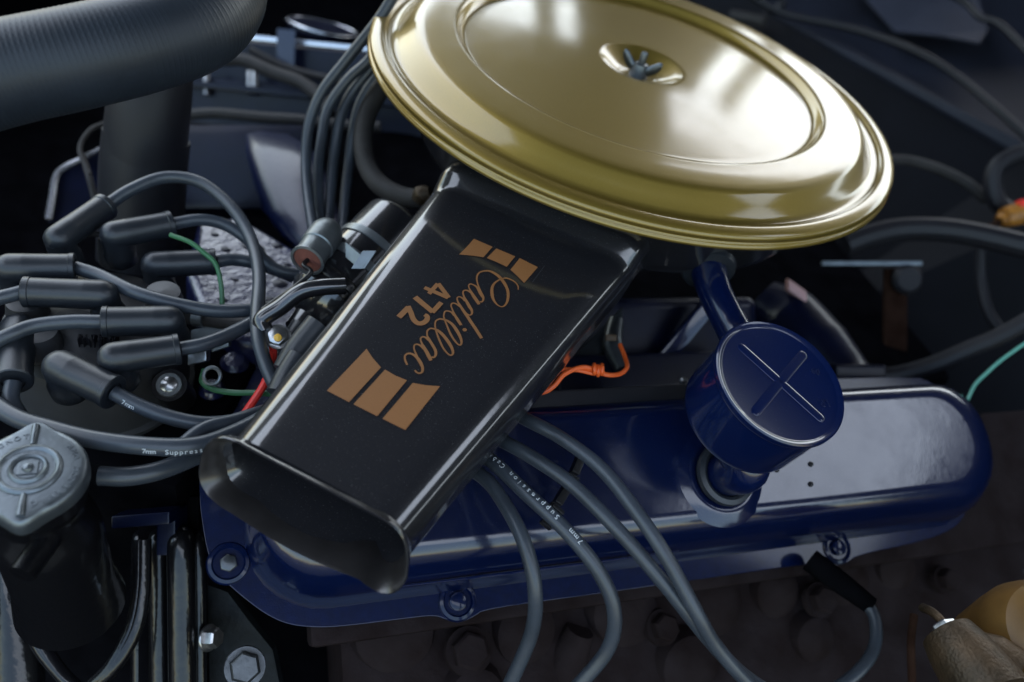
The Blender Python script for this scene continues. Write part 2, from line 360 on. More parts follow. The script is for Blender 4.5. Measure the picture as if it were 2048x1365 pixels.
# printed decals on the snorkel's top face
A_ = lambda x, y: (780 + x / 6.0235, 460 + y / 6.0235)
B_ = lambda x, y: (640 + x / 5.688, 640 + y / 5.688)
dlift = 0.0003
def sticker(name, pts, T):
    P = [SP(*T(x, y)) + NS * dlift for x, y in pts]
    return link(name, mesh(P, [tuple(range(len(P)))]), M['decal'], sn, False)
sticker("stripe_decal", [(1010, 112), (1235, 210), (1125, 335), (1030, 320), (930, 310), (830, 303), (920, 215)], A_)
sticker("stripe_decal", [(1280, 228), (1508, 325), (1405, 450), (1300, 400), (1165, 345)], A_)
sticker("stripe_decal", [(1562, 345), (1780, 455), (1615, 645), (1540, 570), (1450, 485)], A_)
sticker("stripe_decal", [(530, 333), (600, 440), (693, 545), (330, 940), (78, 810)], B_)
sticker("stripe_decal", [(740, 570), (860, 640), (990, 692), (650, 1100), (380, 965)], B_)
sticker("stripe_decal", [(1055, 722), (1200, 748), (1365, 760), (970, 1258), (710, 1130)], B_)
PXM = np.linalg.norm(SP(960, 650) - SP(960, 640)) / 10 * 0.5 + np.linalg.norm(SP(970, 640) - SP(960, 640)) / 10 * 0.5
def strokes(name, lst, label=None):
    ms = []
    for i, (T, scale, st) in enumerate(lst):
        pts = [SP(*T(a[0], a[1])) for a in st]; ws = [a[2] / scale * PXM for a in st]
        ms.append(ribbon(pts, ws, NS, dlift + 0.00002 * i, 1 if len(st) == 2 else 6))
    return link(name, join(*ms), M['decal'], sn, False, label)
ZA = lambda x, y: (880 + x / 11.87, 540 + y / 11.87)
ZB = lambda x, y: (800 + x / 10.5, 620 + y / 10.5)
sa, sb = 11.87, 10.5
strokes("script_lettering", [
 (ZA, sa, [(1855,485,20),(1850,400,28),(1800,320,32),(1700,250,35),(1590,210,38),(1480,215,35),(1380,260,35),(1290,330,45),(1235,440,60),(1235,600,70),(1270,720,55),(1350,830,35),(1460,885,28),(1550,840,38),(1605,720,55),(1615,560,62),(1580,430,65),(1500,290,75),(1400,170,72),(1280,85,65),(1180,40,50),(1060,35,42),(950,65,35),(890,130,35),(870,220,35),(890,330,33),(930,440,35),(980,560,45),(1020,640,48),(1025,720,42),(990,770,32),(940,765,28)]),
 (ZA, sa, [(1030,690,40),(960,580,60),(880,430,50),(800,370,38),(720,345,33),(680,380,30),(690,440,28),(740,540,55),(800,640,75),(870,740,75),(925,830,60)]),
 (ZA, sa, [(730,550,50),(680,515,45),(620,495,38),(560,510,35),(545,570,33),(580,670,45),(640,780,65),(700,890,70),(750,970,55),(755,1050,40),(710,1085,30),(640,1055,30),(570,990,35)]),
 (ZA, sa, [(600,750,60),(540,690,45),(460,650,33),(405,680,30),(420,760,35),(470,850,50),(560,990,65),(650,1120,68),(740,1260,68),(830,1390,68),(900,1500,68),(985,1635,64)]),
 (ZA, sa, [(500,900,50),(430,850,45),(360,810,35),(290,805,32),(260,860,30),(290,950,32),(340,1070,50),(420,1200,65),(500,1325,60)]),
 (ZA, sa, [(340,1100,50),(270,1020,40),(190,990,34),(120,1000,32),(90,1080,30),(95,1170,30),(130,1240,30)]),
 (ZB, sb, [(925,170,28),(940,230,28),(980,330,30),(1050,500,38),(1120,620,38),(1200,720,32),(1260,750,32),(1290,700,38),(1270,600,50),(1200,460,62),(1100,320,55),(1000,245,45),(900,210,38),(820,205,32),(750,250,28),(735,330,28),(745,410,30)]),
 (ZB, sb, [(745,410,30),(780,530,32),(840,680,36),(910,820,34),(1000,930,30),(1070,965,32),(1110,920,40),(1090,820,52),(1010,680,62),(900,540,60),(800,450,50),(710,410,36),(630,405,32),(570,460,30),(570,560,30)]),
 (ZB, sb, [(570,560,30),(600,620,50),(680,750,52),(740,860,52),(750,950,45),(710,1010,32),(660,1000,28)]),
 (ZB, sb, [(600,650,45),(530,590,36),(470,580,30),(430,620,28),(450,700,30),(500,800,60),(560,900,65),(600,980,68),(650,1075,60)]),
 (ZB, sb, [(500,830,45),(420,760,38),(350,735,30),(300,760,28),(295,830,28),(330,930,32),(360,1000,40)]),
 (ZB, sb, [(310,1280,30),(350,1325,32),(410,1345,32),(465,1310,38),(470,1220,50),(420,1110,60),(350,1010,55),(260,945,42),(180,930,38),(110,970,32),(105,1060,34),(150,1170,34)]),
 (ZB, sb, [(1315,420,40),(1355,432,84),(1398,444,40)]),
], "copper coloured script word printed on the black snorkel")
ss = 6.0235
strokes("number_lettering", [
 (A_, ss, [(700, 822, 50), (415, 700, 46)]), (A_, ss, [(575, 655, 46), (468, 775, 46)]), (A_, ss, [(580, 652, 48), (708, 822, 48)]),
 (A_, ss, [(300, 815, 62), (515, 995, 58)]), (A_, ss, [(508, 1000, 52), (618, 880, 52)]),
 (A_, ss, [(105, 1058, 60), (225, 938, 60)]),
 (A_, ss, [(215, 925, 55), (250, 1000, 55), (280, 1080, 55), (330, 1128, 55), (390, 1130, 55), (440, 1095, 55), (448, 1050, 50), (415, 1028, 46)]),
], "copper coloured number 472 printed on the black snorkel")
link("decal_edge_mark", ribbon([SP(*A_(1860, 440)), SP(*A_(1715, 635))], [0.0003, 0.0003], NS, dlift, 1), M['bakelite'], sn, False)

# ================================================================ VALVE COVER (near)
AX = V(math.cos(R(26)), math.sin(R(26)), 0)
NV = V(math.sin(R(28)) * math.cos(R(-64)), math.sin(R(28)) * math.sin(R(-64)), math.cos(R(28)))
BV = np.cross(AX, NV)
G0 = PP(1440, 945, V(.122, -.26, -.035) - V(.134, -.197, .971) * .085, NV)
def LV(a, b, h): return G0 + AX * a + BV * b + NV * h
def VP(px, py, h=0.0): return PP(px, py, G0 + NV * h, NV)
def vloc(p): d = V(p) - G0; return d @ AX, d @ BV
vc = thing("valve_cover", "dark blue enamelled valve cover running under the snorkel and oil filler cap", "valve cover", LV(-0.03, 0, -0.05))
fl = [(-0.325, -0.018), (-0.323, 0.0), (-0.321, 0.013), (-0.317, 0.025), (-0.309, 0.034), (-0.300, 0.043), (-0.290, 0.052), (-0.278, 0.0595), (-0.262, 0.0635), (-0.245, 0.065),
      (-0.205, 0.0655), (-0.190, 0.066), (-0.183, 0.0695), (-0.174, 0.0725), (-0.165, 0.0700), (-0.158, 0.0665), (-0.077, 0.067), (0.0, 0.067), (0.10, 0.067), (0.108, 0.0695), (0.117, 0.0715), (0.127, 0.0695), (0.135, 0.066),
      (0.20, 0.0625), (0.232, 0.057), (0.248, 0.048), (0.258, 0.034), (0.268, 0.010), (0.270, -0.035), (0.26, -0.060), (0.23, -0.072), (-0.27, -0.072), (-0.31, -0.065), (-0.324, -0.045)]
for _ in range(2):
    fl = [q for i in range(len(fl)) for q in ((fl[i][0] * .75 + fl[(i + 1) % len(fl)][0] * .25, fl[i][1] * .75 + fl[(i + 1) % len(fl)][1] * .25), (fl[i][0] * .25 + fl[(i + 1) % len(fl)][0] * .75, fl[i][1] * .25 + fl[(i + 1) % len(fl)][1] * .75))]
link("flange", prism([LV(a, b, -0.048) for a, b in fl], NV, 0.0045, 0.0006, 2), M['blue_rough'], vc, auto=40)
def vring(aL, aR, bB, bF, rad, h, n=8, shift=0):
    out = []
    cs = [(aR - rad, bF - rad, 0), (aL + rad, bF - rad, 90), (aL + rad, bB + rad, 180), (aR - rad, bB + rad, 270)]
    for ca, cb, a0 in cs:
        for a in np.linspace(R(a0), R(a0 + 90), n):
            out.append((ca + rad * math.cos(a), cb + rad * math.sin(a)))
    # extra points on the long edges
    full = []
    for i in range(len(out)):
        p, q = out[i], out[(i + 1) % len(out)]; full.append(p)
        if i % n == n - 1:
            for t in range(1, 16): full.append((p[0] + (q[0] - p[0]) * t / 16, p[1] + (q[1] - p[1]) * t / 16))
    res = []
    for a, b in full:
        hh = h
        if h > -0.03:   # low hump round the filler hole and a slight crown
            pass
        res.append(LV(a, b, hh))
    return res
dr = [vring(-0.300, 0.262, -0.0600, 0.0535, 0.046, -0.0480), vring(-0.2985, 0.2615, -0.0590, 0.0520, 0.046, -0.0450), vring(-0.2975, 0.2605, -0.0580, 0.0500, 0.046, -0.0360),
      vring(-0.2955, 0.2580, -0.0560, 0.0455, 0.045, -0.0210), vring(-0.2940, 0.2550, -0.0545, 0.0405, 0.044, -0.0135), vring(-0.294, 0.2515, -0.0530, 0.0372, 0.042, -0.0085),
      vring(-0.290, 0.2450, -0.0505, 0.0335, 0.040, -0.0042), vring(-0.285, 0.2370, -0.0475, 0.0290, 0.037, -0.0014), vring(-0.278, 0.2260, -0.0430, 0.0240, 0.033, 0.0), vring(-0.276, 0.224, -0.041, 0.0220, 0.031, 0.0), vring(-0.250, 0.200, -0.025, 0.0020, 0.013, 0.0)]
link("dome", loft(dr, False, True), M['blue_cover'], vc, auto=60)
# raised collar round the filler opening
link("filler_boss", lathe([(0.0340, -0.0010), (0.0310, 0.0003), (0.0280, 0.0012), (0.0255, 0.0022), (0.0235, 0.0026), (0.0215, 0.0024), (0.0195, 0.0015), (0.019, -.004)], LV(0, 0.002, 0), NV, 64), M['blue_cover'], vc)
link("grommet", lathe([(0.0195, 0.002), (0.0212, 0.0060), (0.0205, 0.0090), (0.0175, 0.0100), (0.0155, 0.009), (0.014, 0.004)], LV(0, 0.002, 0), NV, 48), M['rubber'], vc)
for a, b, k in ((*vloc(VP(457, 1127, -0.048)), 0), (-0.175, 0.0595, 1), (0.118, 0.0585, 2)):
    link("bolt_boss", lathe([(0.0125, -0.0005), (0.0115, 0.0015), (0.0095, 0.0022), (0.0085, 0.0008), (0, 0.0008)], LV(a, b, -0.048), NV, 32), M['blue_rough'], vc)
    bo = join(lathe([(0, 0.0035), (0.0044, 0.0035), (0.0056, 0.0028), (0.0058, 0.0)], LV(a, b, -0.0472), NV, 24)) if k else hexhead(LV(a, b, -0.0472), NV, 0.0052, 0.0036)
    link("bolt", bo, M['blue_rough'] if k else M['steel_dark'], vc)
# bead pressed along the front of the dome
link("seam_bead", tube([LV(-0.215, 0.0462, -0.0185), LV(-0.16, 0.0464, -0.0188), LV(-0.10, 0.0466, -0.019), LV(-0.03, 0.0464, -0.019)], [0.0004, 0.0011, 0.0011, 0.0003], 8), M['blue'], vc)
for x, y in ((1553, 940), (1621, 929), (1621, 969)):
    link("rivet", lathe([(0, 0.0016), (0.0016, 0.0012), (0.0021, -0.0005)], VP(x, y) , NV, 12), M['black_sat'], vc)
# rocker rail gasket strip behind
gs = thing("gasket_strip", "flat black rubber strip along the upper edge of the blue valve cover", "rubber strip", LV(0, -0.09, -0.03))
link("strip", box(VP(1225, 800, -0.016), AX, BV, NV, 0.115, 0.007, 0.008, 0.002), M['hose_dark'], gs)

# ================================================================ OIL FILLER / BREATHER CAP
NC = un(V(.134, -.197, .971)); CC = V(.122, -.26, -.035)
fc = thing("oil_filler_cap", "round dark blue oil filler cap with an embossed cross, standing above the valve cover", "filler cap", LV(0, 0.002, 0.01))
xh, yh, _ = frame(NC, (1, 0, 0))
face_prof = [(0.0, -0.0012), (0.0375, -0.0012), (0.0385, -0.0008), (0.0395, 0.0003), (0.0412, 0.0007), (0.0420, -0.0002), (0.0422, -0.0025), (0.0416, -0.0045), (0.0404, -0.0055), (0.0404, -0.0065)]
link("cap_face", lathe(face_prof, CC, NC, 96), M['blue'], fc)
link("cap_body", lathe([(0.0404, -0.006), (0.0402, -0.0400), (0.0396, -0.044), (0.0375, -0.0470), (0.0300, -0.0515), (0.0220, -0.056), (0.0170, -0.062), (0, -0.062)], CC, NC, 72), M['blue'], fc)
nk0 = CC - NC * 0.050; nk1 = LV(0, 0.002, 0.030); nk2 = LV(0, 0.002, 0.002)
link("neck", tube([nk0, nk1 * .5 + nk0 * .5 + V(0, 0, -.003), nk1, nk2], [0.017, 0.0155, 0.0145, 0.0145], 28, 8), M['blue'], fc)
FP = lambda px, py: PP(px, py, CC, NC)
cz = lambda x, y: (1420 + x / 5.057, 630 + y / 5.057)
def rib(p, q, name="cross_rib", w=0.0030):
    a, b = FP(*cz(*p)) - NC * 0.0012, FP(*cz(*q)) - NC * 0.0012
    t = un(b - a); s = np.cross(NC, t); out = []
    n = 9
    ringset = []
    for hgt, ww in ((0.0, w), (0.0003, w * .88), (0.00055, w * .62), (0.0006, w * .3)):
        ring = [b + (t * math.cos(x) + s * math.sin(x)) * ww + NC * hgt for x in np.linspace(-math.pi / 2, math.pi / 2, n)]
        ring += [a + (-t * math.cos(x) - s * math.sin(x)) * ww + NC * hgt for x in np.linspace(-math.pi / 2, math.pi / 2, n)]
        ringset.append(ring)
    link(name, loft(ringset, False, True), M['blue'], fc)
rib((340, 325), (1125, 1030)); rib((950, 395), (478, 965), w=0.0031)
def text3d(s, size, org, xd, yd, mt, parent, name, ext=0.0002, conv=True, spacing=1.0):
    cu = bpy.data.curves.new("t", 'FONT'); cu.body = s; cu.size = size; cu.extrude = ext; cu.space_character = spacing
    cu.align_x = 'CENTER'; cu.resolution_u = 3
    ob = bpy.data.objects.new("tmp", cu); COL.objects.link(ob)
    dg = bpy.context.evaluated_depsgraph_get(); me = bpy.data.meshes.new_from_object(ob.evaluated_get(dg))
    bpy.data.objects.remove(ob); bpy.data.curves.remove(cu)
    xd = un(xd); zd = un(np.cross(xd, yd)); yd = np.cross(zd, xd)
    me.transform(Matrix(((xd[0], yd[0], zd[0], org[0]), (xd[1], yd[1], zd[1], org[1]), (xd[2], yd[2], zd[2], org[2]), (0, 0, 0, 1))))
    if name is None: return me
    return link(name, me, mt, parent, False)
o6 = FP(*cz(1080, 590)) - NC * 0.0011
text3d("60", 0.0062, o6, FP(*cz(1140, 610)) - FP(*cz(1020, 565)), FP(*cz(1100, 520)) - FP(*cz(1080, 590)), M['blue'], fc, "embossed_mark", 0.0003)
o7 = FP(*cz(1150, 850)) - NC * 0.0011
text3d("LR", 0.0068, o7, FP(*cz(1080, 860)) - FP(*cz(1230, 850)), FP(*cz(1150, 930)) - FP(*cz(1150, 850)), M['blue'], fc, "embossed_mark", 0.0003)

# pipe from the cap up to the housing
bp = thing("breather_pipe", "curved dark blue breather pipe from filler cap up to the black housing", "pipe", PZ(1450, 640, -0.06))
pp = [PZ(1414, 520, -0.048), PZ(1418, 545, -0.050), PZ(1432, 590, -0.054), PZ(1462, 650, -0.060), PZ(1500, 720, -0.066), PZ(1530, 790, -0.072)]
link("pipe", tube(pp, [0.0125, 0.0125, 0.0115, 0.0115, 0.0125, 0.0125], 28, 8), M['blue'], bp)
link("collar", tube([pp[0] + un(pp[0] - pp[1]) * .004, pp[0] * .3 + pp[1] * .7], [0.0138, 0.0138], 28), M['blue'], bp)
gd = un(pp[0] - pp[1])
link("grommet", lathe([(0.013, -0.005), (0.018, -0.004), (0.0195, 0.0), (0.018, 0.003), (0.0165, 0.004), (0.018, 0.006), (0.0175, 0.009), (0.015, 0.011), (0.012, 0.011)], pp[0] * .35 + pp[1] * .65, gd, 40), M['rubber'], bp)

# ================================================================ CABLES
CR_ = 0.0042
def cable(pts, label, group=None, r_=CR_, m='cable', name='spark_plug_cable', cat='cable', seg=14):
    P = [PZ(*p) for p in pts]
    th = thing(name, label, cat, P[len(P) // 2], group or (G_PLUG if name == 'spark_plug_cable' else G_IGN))
    link('wire' if m in ('orange', 'red', 'green', 'teal') else 'jacket', tube(P, r_, seg, 8), M[m], th)
    return th, P
def boot(a, b, parent, down=None, rad=0.0088, mouthband=True):
    """boot from rounded elbow a to its open end b (3D); down = where the elbow's socket ends"""
    ax = un(b - a); L = np.linalg.norm(b - a)
    prof = [(0, -rad * .98), (rad * .5, -rad * .86), (rad * .8, -rad * .6), (rad * .96, -rad * .25), (rad, 0.0), (rad, L * .2), (rad * 1.005, L * .22), (rad * .995, L * .24), (rad * .97, L * .6),
            (rad * .97, L * .90), (rad * 1.02, L * .91), (rad * 1.02, L * .985), (rad * .95, L), (rad * .62, L), (rad * .6, L * .97), (0, L * .97)]
    ms = [lathe(prof, a, ax, 28)]
    if down is not None:
        dv = un(down - a); DL = np.linalg.norm(down - a)
        ms.append(lathe([(rad * .98, 0), (rad * 1.0, DL * .55), (rad * 1.12, DL * .62), (rad * 1.12, DL * .95), (rad * 1.05, DL), (0, DL)], a, dv, 28))
    return link("boot", join(*ms), M['rubber'], parent)
def letters_on(P, r_, s, t0, t1, up_sign, size, parent, side=0.35):
    """small print following a cable; P control points, t0..t1 the stretch it covers"""
    Q = smoothpts(P, 24); n = len(Q); ms = []
    cum = np.concatenate([[0], np.cumsum([np.linalg.norm(Q[i + 1] - Q[i]) for i in range(n - 1)])]); tot = cum[-1]
    def at(u):
        d = u * tot; i = min(max(int(np.searchsorted(cum, d)) - 1, 0), n - 2); f = (d - cum[i]) / max(cum[i + 1] - cum[i], 1e-9)
        return Q[i] + (Q[i + 1] - Q[i]) * f, un(Q[i + 1] - Q[i])
    for i, ch in enumerate(s):
        if ch == ' ': continue
        u = t0 + (t1 - t0) * (i + .5) / len(s); c, t = at(u); x = t * (1 if t1 > t0 else -1)
        v = un(CAM - c); v = un(v - t * (v @ t)); y = np.cross(v, x) ; nrm = un(v - y * side * up_sign); y2 = np.cross(nrm, x)
        o = c + nrm * (r_ + 0.0001) - y2 * size * 0.3
        ms.append(text3d(ch, size, o, x, y2, None, None, None, 0.00005))
    return link("printed_text", join(*ms), M['print'], parent, False)

# four cables crossing the valve cover
G_PLUG = 'spark plug cables of the near cylinder bank'; G_IGN = 'ignition cables plugged into the distributor cap'; G_FAN = 'spark plug cables fanned beside the gold lid'
c1, P1 = cable([(860, 900, -.13), (960, 950, -.105), (1010, 1010, -.102), (1050, 1090, -.105), (1070, 1180, -.12), (1062, 1270, -.15), (1010, 1390, -.19)],
               "grey plug cable nearest the snorkel mouth, curving straight down over the valve cover")
c2, P2 = cable([(900, 870, -.125), (980, 920, -.100), (1050, 985, -.095), (1130, 1060, -.098), (1195, 1140, -.108), (1228, 1220, -.125), (1215, 1300, -.15), (1140, 1390, -.18)],
               "grey plug cable with white printing, hooking back left at the bottom of the picture")
c3, P3 = cable([(930, 850, -.125), (1010, 885, -.098), (1080, 925, -.092), (1150, 975, -.092), (1240, 1065, -.096), (1330, 1170, -.110), (1410, 1270, -.13), (1480, 1345, -.15), (1560, 1400, -.17)],
               "third grey plug cable from the left below the snorkel, crossing under its neighbour")
c4, P4 = cable([(960, 790, -.125), (1050, 838, -.092), (1120, 875, -.086), (1200, 935, -.084), (1270, 1020, -.086), (1330, 1110, -.094), (1390, 1220, -.112), (1430, 1290, -.13), (1500, 1370, -.15), (1560, 1420, -.16)],
               "uppermost of the grey plug cables on the valve cover, lying over its neighbour")
letters_on(P2, CR_, "7mm  Suppression Cable", 0.535, 0.20, -1, 0.0042, c2, -0.5)
for t, a, b, nm in ((0, (1165, 905), (1145, 955), 'upper'), (1, (1140, 965), (1110, 1015), 'middle'), (2, (1112, 1020), (1092, 1050), 'lowest')):
    c = thing("cable_clip", ["small black cable clip nearest the filler cap between two grey cables", "middle of the three small black cable clips on the valve cover", "lowest small black cable clip beside the printed grey cable"][t], "clip", VP(*a, 0.012), 'cable clips on the valve cover')
    pa, pb = VP(*a, 0.017), VP(*b, 0.017); d = un(pb - pa); s = un(np.cross(NV, d)); L = np.linalg.norm(pb - pa) / 2
    link("clip_body", box((pa + pb) / 2, d, s, NV, L * .75, 0.0026, 0.0035, 0.0008), M['black_sat'], c)
    link("clip_tab", box(pa + NV * .002, d, s, NV, 0.0012, 0.0042, 0.003, 0.0005), M['black_sat'], c)
    link("clip_tab", box(pb, d, s, NV, 0.0012, 0.0038, 0.0025, 0.0005), M['black_sat'], c)
# plug cable looping at lower right
c5, P5 = cable([(1640, 1135, -.19), (1700, 1185, -.19), (1745, 1225, -.19), (1750, 1290, -.195), (1715, 1345, -.20), (1640, 1400, -.21)],
               "short grey plug cable looping out under the right end of the valve cover", r_=0.0042)
link("boot", tube([PZ(1620, 1120, -.19), PZ(1680, 1165, -.188), PZ(1742, 1212, -.19)], [0.0085, 0.0080, 0.0062], 20), M['black_flat'], c5)

# ================================================================ DISTRIBUTOR
DC = PZ(185, 640, -0.125)
di = thing("distributor_cap", "dark grey moulded distributor cap under a ring of rubber boots", "distributor cap", DC + V(0, 0, -.05))
link("cap_moulding", lathe([(0, 0.010), (0.018, 0.010), (0.024, 0.007), (0.034, 0.003), (0.046, 0.0), (0.052, -0.004), (0.054, -0.012), (0.055, -0.05), (0.058, -0.052), (0.058, -0.075), (0, -0.075)], DC, (0, 0, 1), 64), M['bakelite'], di)
BZ = -0.098
boots = [  # elbow px, mouth px, cable px list, label
 ((118, 478), (212, 412), [(212, 412, -.098), (262, 380, -.092), (330, 355, -.088), (400, 365, -.088), (460, 412, -.092), (500, 475, -.098), (518, 550, -.100), (514, 650, -.100), (528, 720, -.103), (560, 790, -.110), (590, 840, -.12)],
  "grey ignition cable with boot, arching highest above the distributor and dropping behind the snorkel"),
 ((228, 470), (345, 448), [(345, 448, -.100), (400, 440, -.100), (450, 450, -.104), (498, 482, -.110), (528, 520, -.116), (566, 544, -.120), (640, 552, -.122)],
  "grey ignition cable whose boot lies second from the top, passing under the tall loop"),
 ((310, 530), (432, 524), [(432, 524, -.112), (470, 520, -.114), (520, 530, -.118), (600, 560, -.135)],
  "grey ignition cable from the right hand boot beside the spotted blue manifold"),
 ((20, 537), (152, 536), [(152, 536, -.098), (200, 552, -.098), (270, 585, -.097), (350, 608, -.098), (430, 622, -.101), (505, 620, -.105), (580, 605, -.11)],
  "long grey ignition cable running right from the boot at the left edge, across the cap"),
 ((205, 590), (46, 584), [(46, 584, -.098), (0, 596, -.099), (-60, 610, -.10)], "ignition cable whose boot points left and meets the picture edge, above its twin"),
 ((338, 642), (204, 644), [(204, 644, -.098), (140, 644, -.098), (70, 652, -.099), (20, 670, -.10), (-40, 700, -.105)], "grey ignition cable leaving left from the long boot at mid cap"),
 ((228, 716), (360, 698), [(360, 698, -.100), (410, 688, -.101), (465, 666, -.104), (520, 636, -.108), (580, 600, -.115)], "grey ignition cable from the shiny boot at lower right of the cap"),
 ((122, 735), (228, 786), [(228, 786, -.106), (285, 815, -.108), (350, 838, -.110), (420, 848, -.112), (500, 838, -.115)], "grey ignition cable from the fat round boot below the cap lettering"),
 ((36, 660), (26, 765), [(26, 765, -.112), (22, 800, -.116), (38, 830, -.12)], "short ignition cable hanging from the upright boot at the left edge"),
]
for i, (e, m_, cb, lb) in enumerate(boots):
    th, P = cable(cb, lb, r_=0.0044, name='ignition_cable')
    ze = cb[0][2]
    a, b = PZ(*e, ze), PZ(*m_, ze)
    dv = a + V(0, 0.004, -0.024)
    boot(a, b, th, dv, rad=0.0092 if i < 7 else 0.0100)
    if i == 7: letters_on(P, 0.0044, "7mm", .10, .20, -1, 0.004, th, -0.6)
lc, LP = cable([(-40, 790, -.112), (30, 835, -.110), (100, 858, -.108), (190, 880, -.106), (300, 893, -.104), (390, 892, -.104), (460, 870, -.106), (540, 830, -.112)],
               "long grey ignition cable with white print sweeping behind the radiator cap to the snorkel", r_=0.0050, name='ignition_cable')
letters_on(LP, 0.0050, "7mm  Suppression", .575, .775, -1, 0.0042, lc, -0.7)
cable([(360, 895, -.109), (410, 858, -.108), (470, 842, -.110), (540, 820, -.118)], "short grey ignition cable crossing behind the long one at the snorkel corner", r_=0.0044, name='ignition_cable')
s1, _ = cable([(198, 952, -.12), (260, 953, -.12), (330, 938, -.122), (420, 900, -.13)], "short grey cable stub emerging beside the radiator cap", r_=0.0052, name='ignition_cable')
# raised lettering on the cap and hold down screw
text3d("PATENT", 0.0062, PZ(196, 688, -0.1170), PZ(240, 686, -.117) - PZ(150, 684, -.117), PZ(196, 670, -.117) - PZ(196, 690, -.117), M['hose_dark'], di, "raised_lettering", 0.004)
for x, y in ((236, 515), (85, 700), (60, 640), (330, 620)):
    link("cap_tower", lathe([(0.0125, -0.002), (0.012, 0.008), (0.0105, 0.016), (0, 0.017)], PZ(x, y, -0.125), (0, 0, 1), 28), M['bakelite'], di)
sc_ = thing("hold_down_screw", "bright cross head screw in a washer below the distributor boots", "screw", PZ(338, 770, -.135))
nsx = PZ(338, 770, -.135)
link("screw_head", lathe([(0, 0.0030), (0.003, 0.0028), (0.0050, 0.0014), (0.0054, 0)], nsx, (0.1, -.5, 1), 24), M['steel'], sc_)
link("washer", lathe([(0.0074, 0.0006), (0.0078, 0.0), (0.0078, -0.001), (0, -0.001)], nsx, (0.1, -.5, 1), 28), M['zinc'], sc_)
link("shank_boss", lathe([(0.0105, -0.001), (0.011, -0.03), (0, -.03)], nsx, (0.1, -.5, 1), 24), M['black_sat'], sc_)

M['neck_black'] = mat('neck_black_enamel', (0.004, 0.004, 0.005), 0.4, 0, 0.7, 0.14, bump=0.2, bscale=200, coat_bump=0.3, spec=0.1)
# ================================================================ RADIATOR CAP
RC = PZ(57, 939, -0.092)
rf = thing("radiator_filler", "black radiator filler neck closed by a two eared dull silver cap at the left edge", "radiator filler", RC + V(0, 0, -.09))
e0 = un(PZ(72, 862, -.092) - PZ(40, 1040, -.092)); eperp = V(-e0[1], e0[0], 0)
KS = 0.0262
def capring(s, z):
    out = []
    for a in np.linspace(0, 2 * math.pi, 120, endpoint=False):
        ear = max(0, math.cos(a)) ** 34 + max(0, -math.cos(a)) ** 34
        shoulder = abs(math.cos(a)) ** 9 * 0.035
        rr_ = KS * (s + 0.17 * ear + shoulder)
        out.append(RC + e0 * rr_ * math.cos(a) + eperp * rr_ * math.sin(a) + V(0, 0, z))
    return out
rc = link("radiator_cap", loft([capring(.60, 0.0), capring(.85, 0.0), capring(.93, -0.0003), capring(.975, -0.0014), capring(.995, -0.0034), capring(1.0, -0.0075), capring(.99, -.0095), capring(.90, -.0095)], True, True), M['cap_steel'], rf)
link("stamped_ring", lathe([(0.0150, 0.0), (0.0142, 0.0010), (0.0132, 0.0014), (0.0122, 0.0010), (0.0112, -0.0004), (0.0100, -0.0012), (0.0092, -.0006), (0.0084, 0.0012), (0.0078, 0.0016), (0.0068, 0.0010), (0.0062, -0.0005), (0.0058, 0.0004)], RC + V(0, 0, .0004), (0, 0, 1), 64), M['cap_steel'], rc)
link("centre_rivet", join(lathe([(0, .0018), (.0020, .0014), (.0028, 0), (.0030, -.001)], RC + V(0, 0, .0012), (0, 0, 1), 20), box(RC + V(0, 0, .0008) + eperp * 0, eperp, e0, (0, 0, 1), .0045, .0038, .0006, .0004)), M['cap_steel'], rc)
for s in (-1, 1):
    link("ear_rib", tube([RC + e0 * s * .0150 + V(0, 0, .0002), RC + e0 * s * .021 + V(0, 0, .0006), RC + e0 * s * .0272 + V(0, 0, .0002)], [.0013, .0016, .0019], 12), M['cap_steel'], rc)
for word, a0, a1, rr_ in (("AND MODERNIC", 28, -118 + 360 * 0, 0.0208),):
    for i, ch in enumerate(word):
        if ch == ' ': continue
        a = R(62 - i * 10.2)
        d = V(math.cos(a), math.sin(a), 0); t = V(math.sin(a), -math.cos(a), 0)
        pos = RC + d * rr_ + V(0, 0, 0.0001)
        link("stamped_letter", text3d(ch, 0.0040, pos - d * .0012, t, d, None, None, None, 0.00025), M['cap_steel'], rc, False)
for i, ch in enumerate("STANT"):
    a = R(158 - i * 10.5); d = V(math.cos(a), math.sin(a), 0); t = V(math.sin(a), -math.cos(a), 0)
    link("stamped_letter", text3d("DNOTT"[i], 0.0040, RC + d * .0196 + V(0, 0, 0.0001), t, d, None, None, None, 0.00025), M['cap_steel'], rc, False)
nkp = rf
link("neck_tube", lathe([(0.0240, -0.009), (0.0240, -0.020), (0.0210, -0.024), (0.0205, -0.036), (0.0245, -0.044), (0.0262, -0.056), (0.0262, -0.10), (0.030, -0.13), (0, -.13)], RC, (0, 0, 1), 48), M['neck_black'], nkp)
link("overflow_spout", tube([RC + V(.012, -.012, -.035), RC + V(.012, -.034, -.036)], 0.0065, 18), M['black_cast'], nkp)

# ================================================================ BIG HOSES upper left
bh = thing("upper_radiator_hose", "thick ribbed dark grey radiator hose crossing the upper left corner", "radiator hose", PD(300, 100, .44))
hp = [PD(-160, 195, .40), PD(0, 150, .41), PD(150, 118, .42), PD(290, 85, .435), (PD(390, 50, .455)), PD(440, 0, .48), PD(452, -60, .51), PD(455, -140, .55)]
hm = tube(hp, 0.0258, 40, 26)
me = hm
hobj = link("hose_wall", hm, M['hose'], bh)
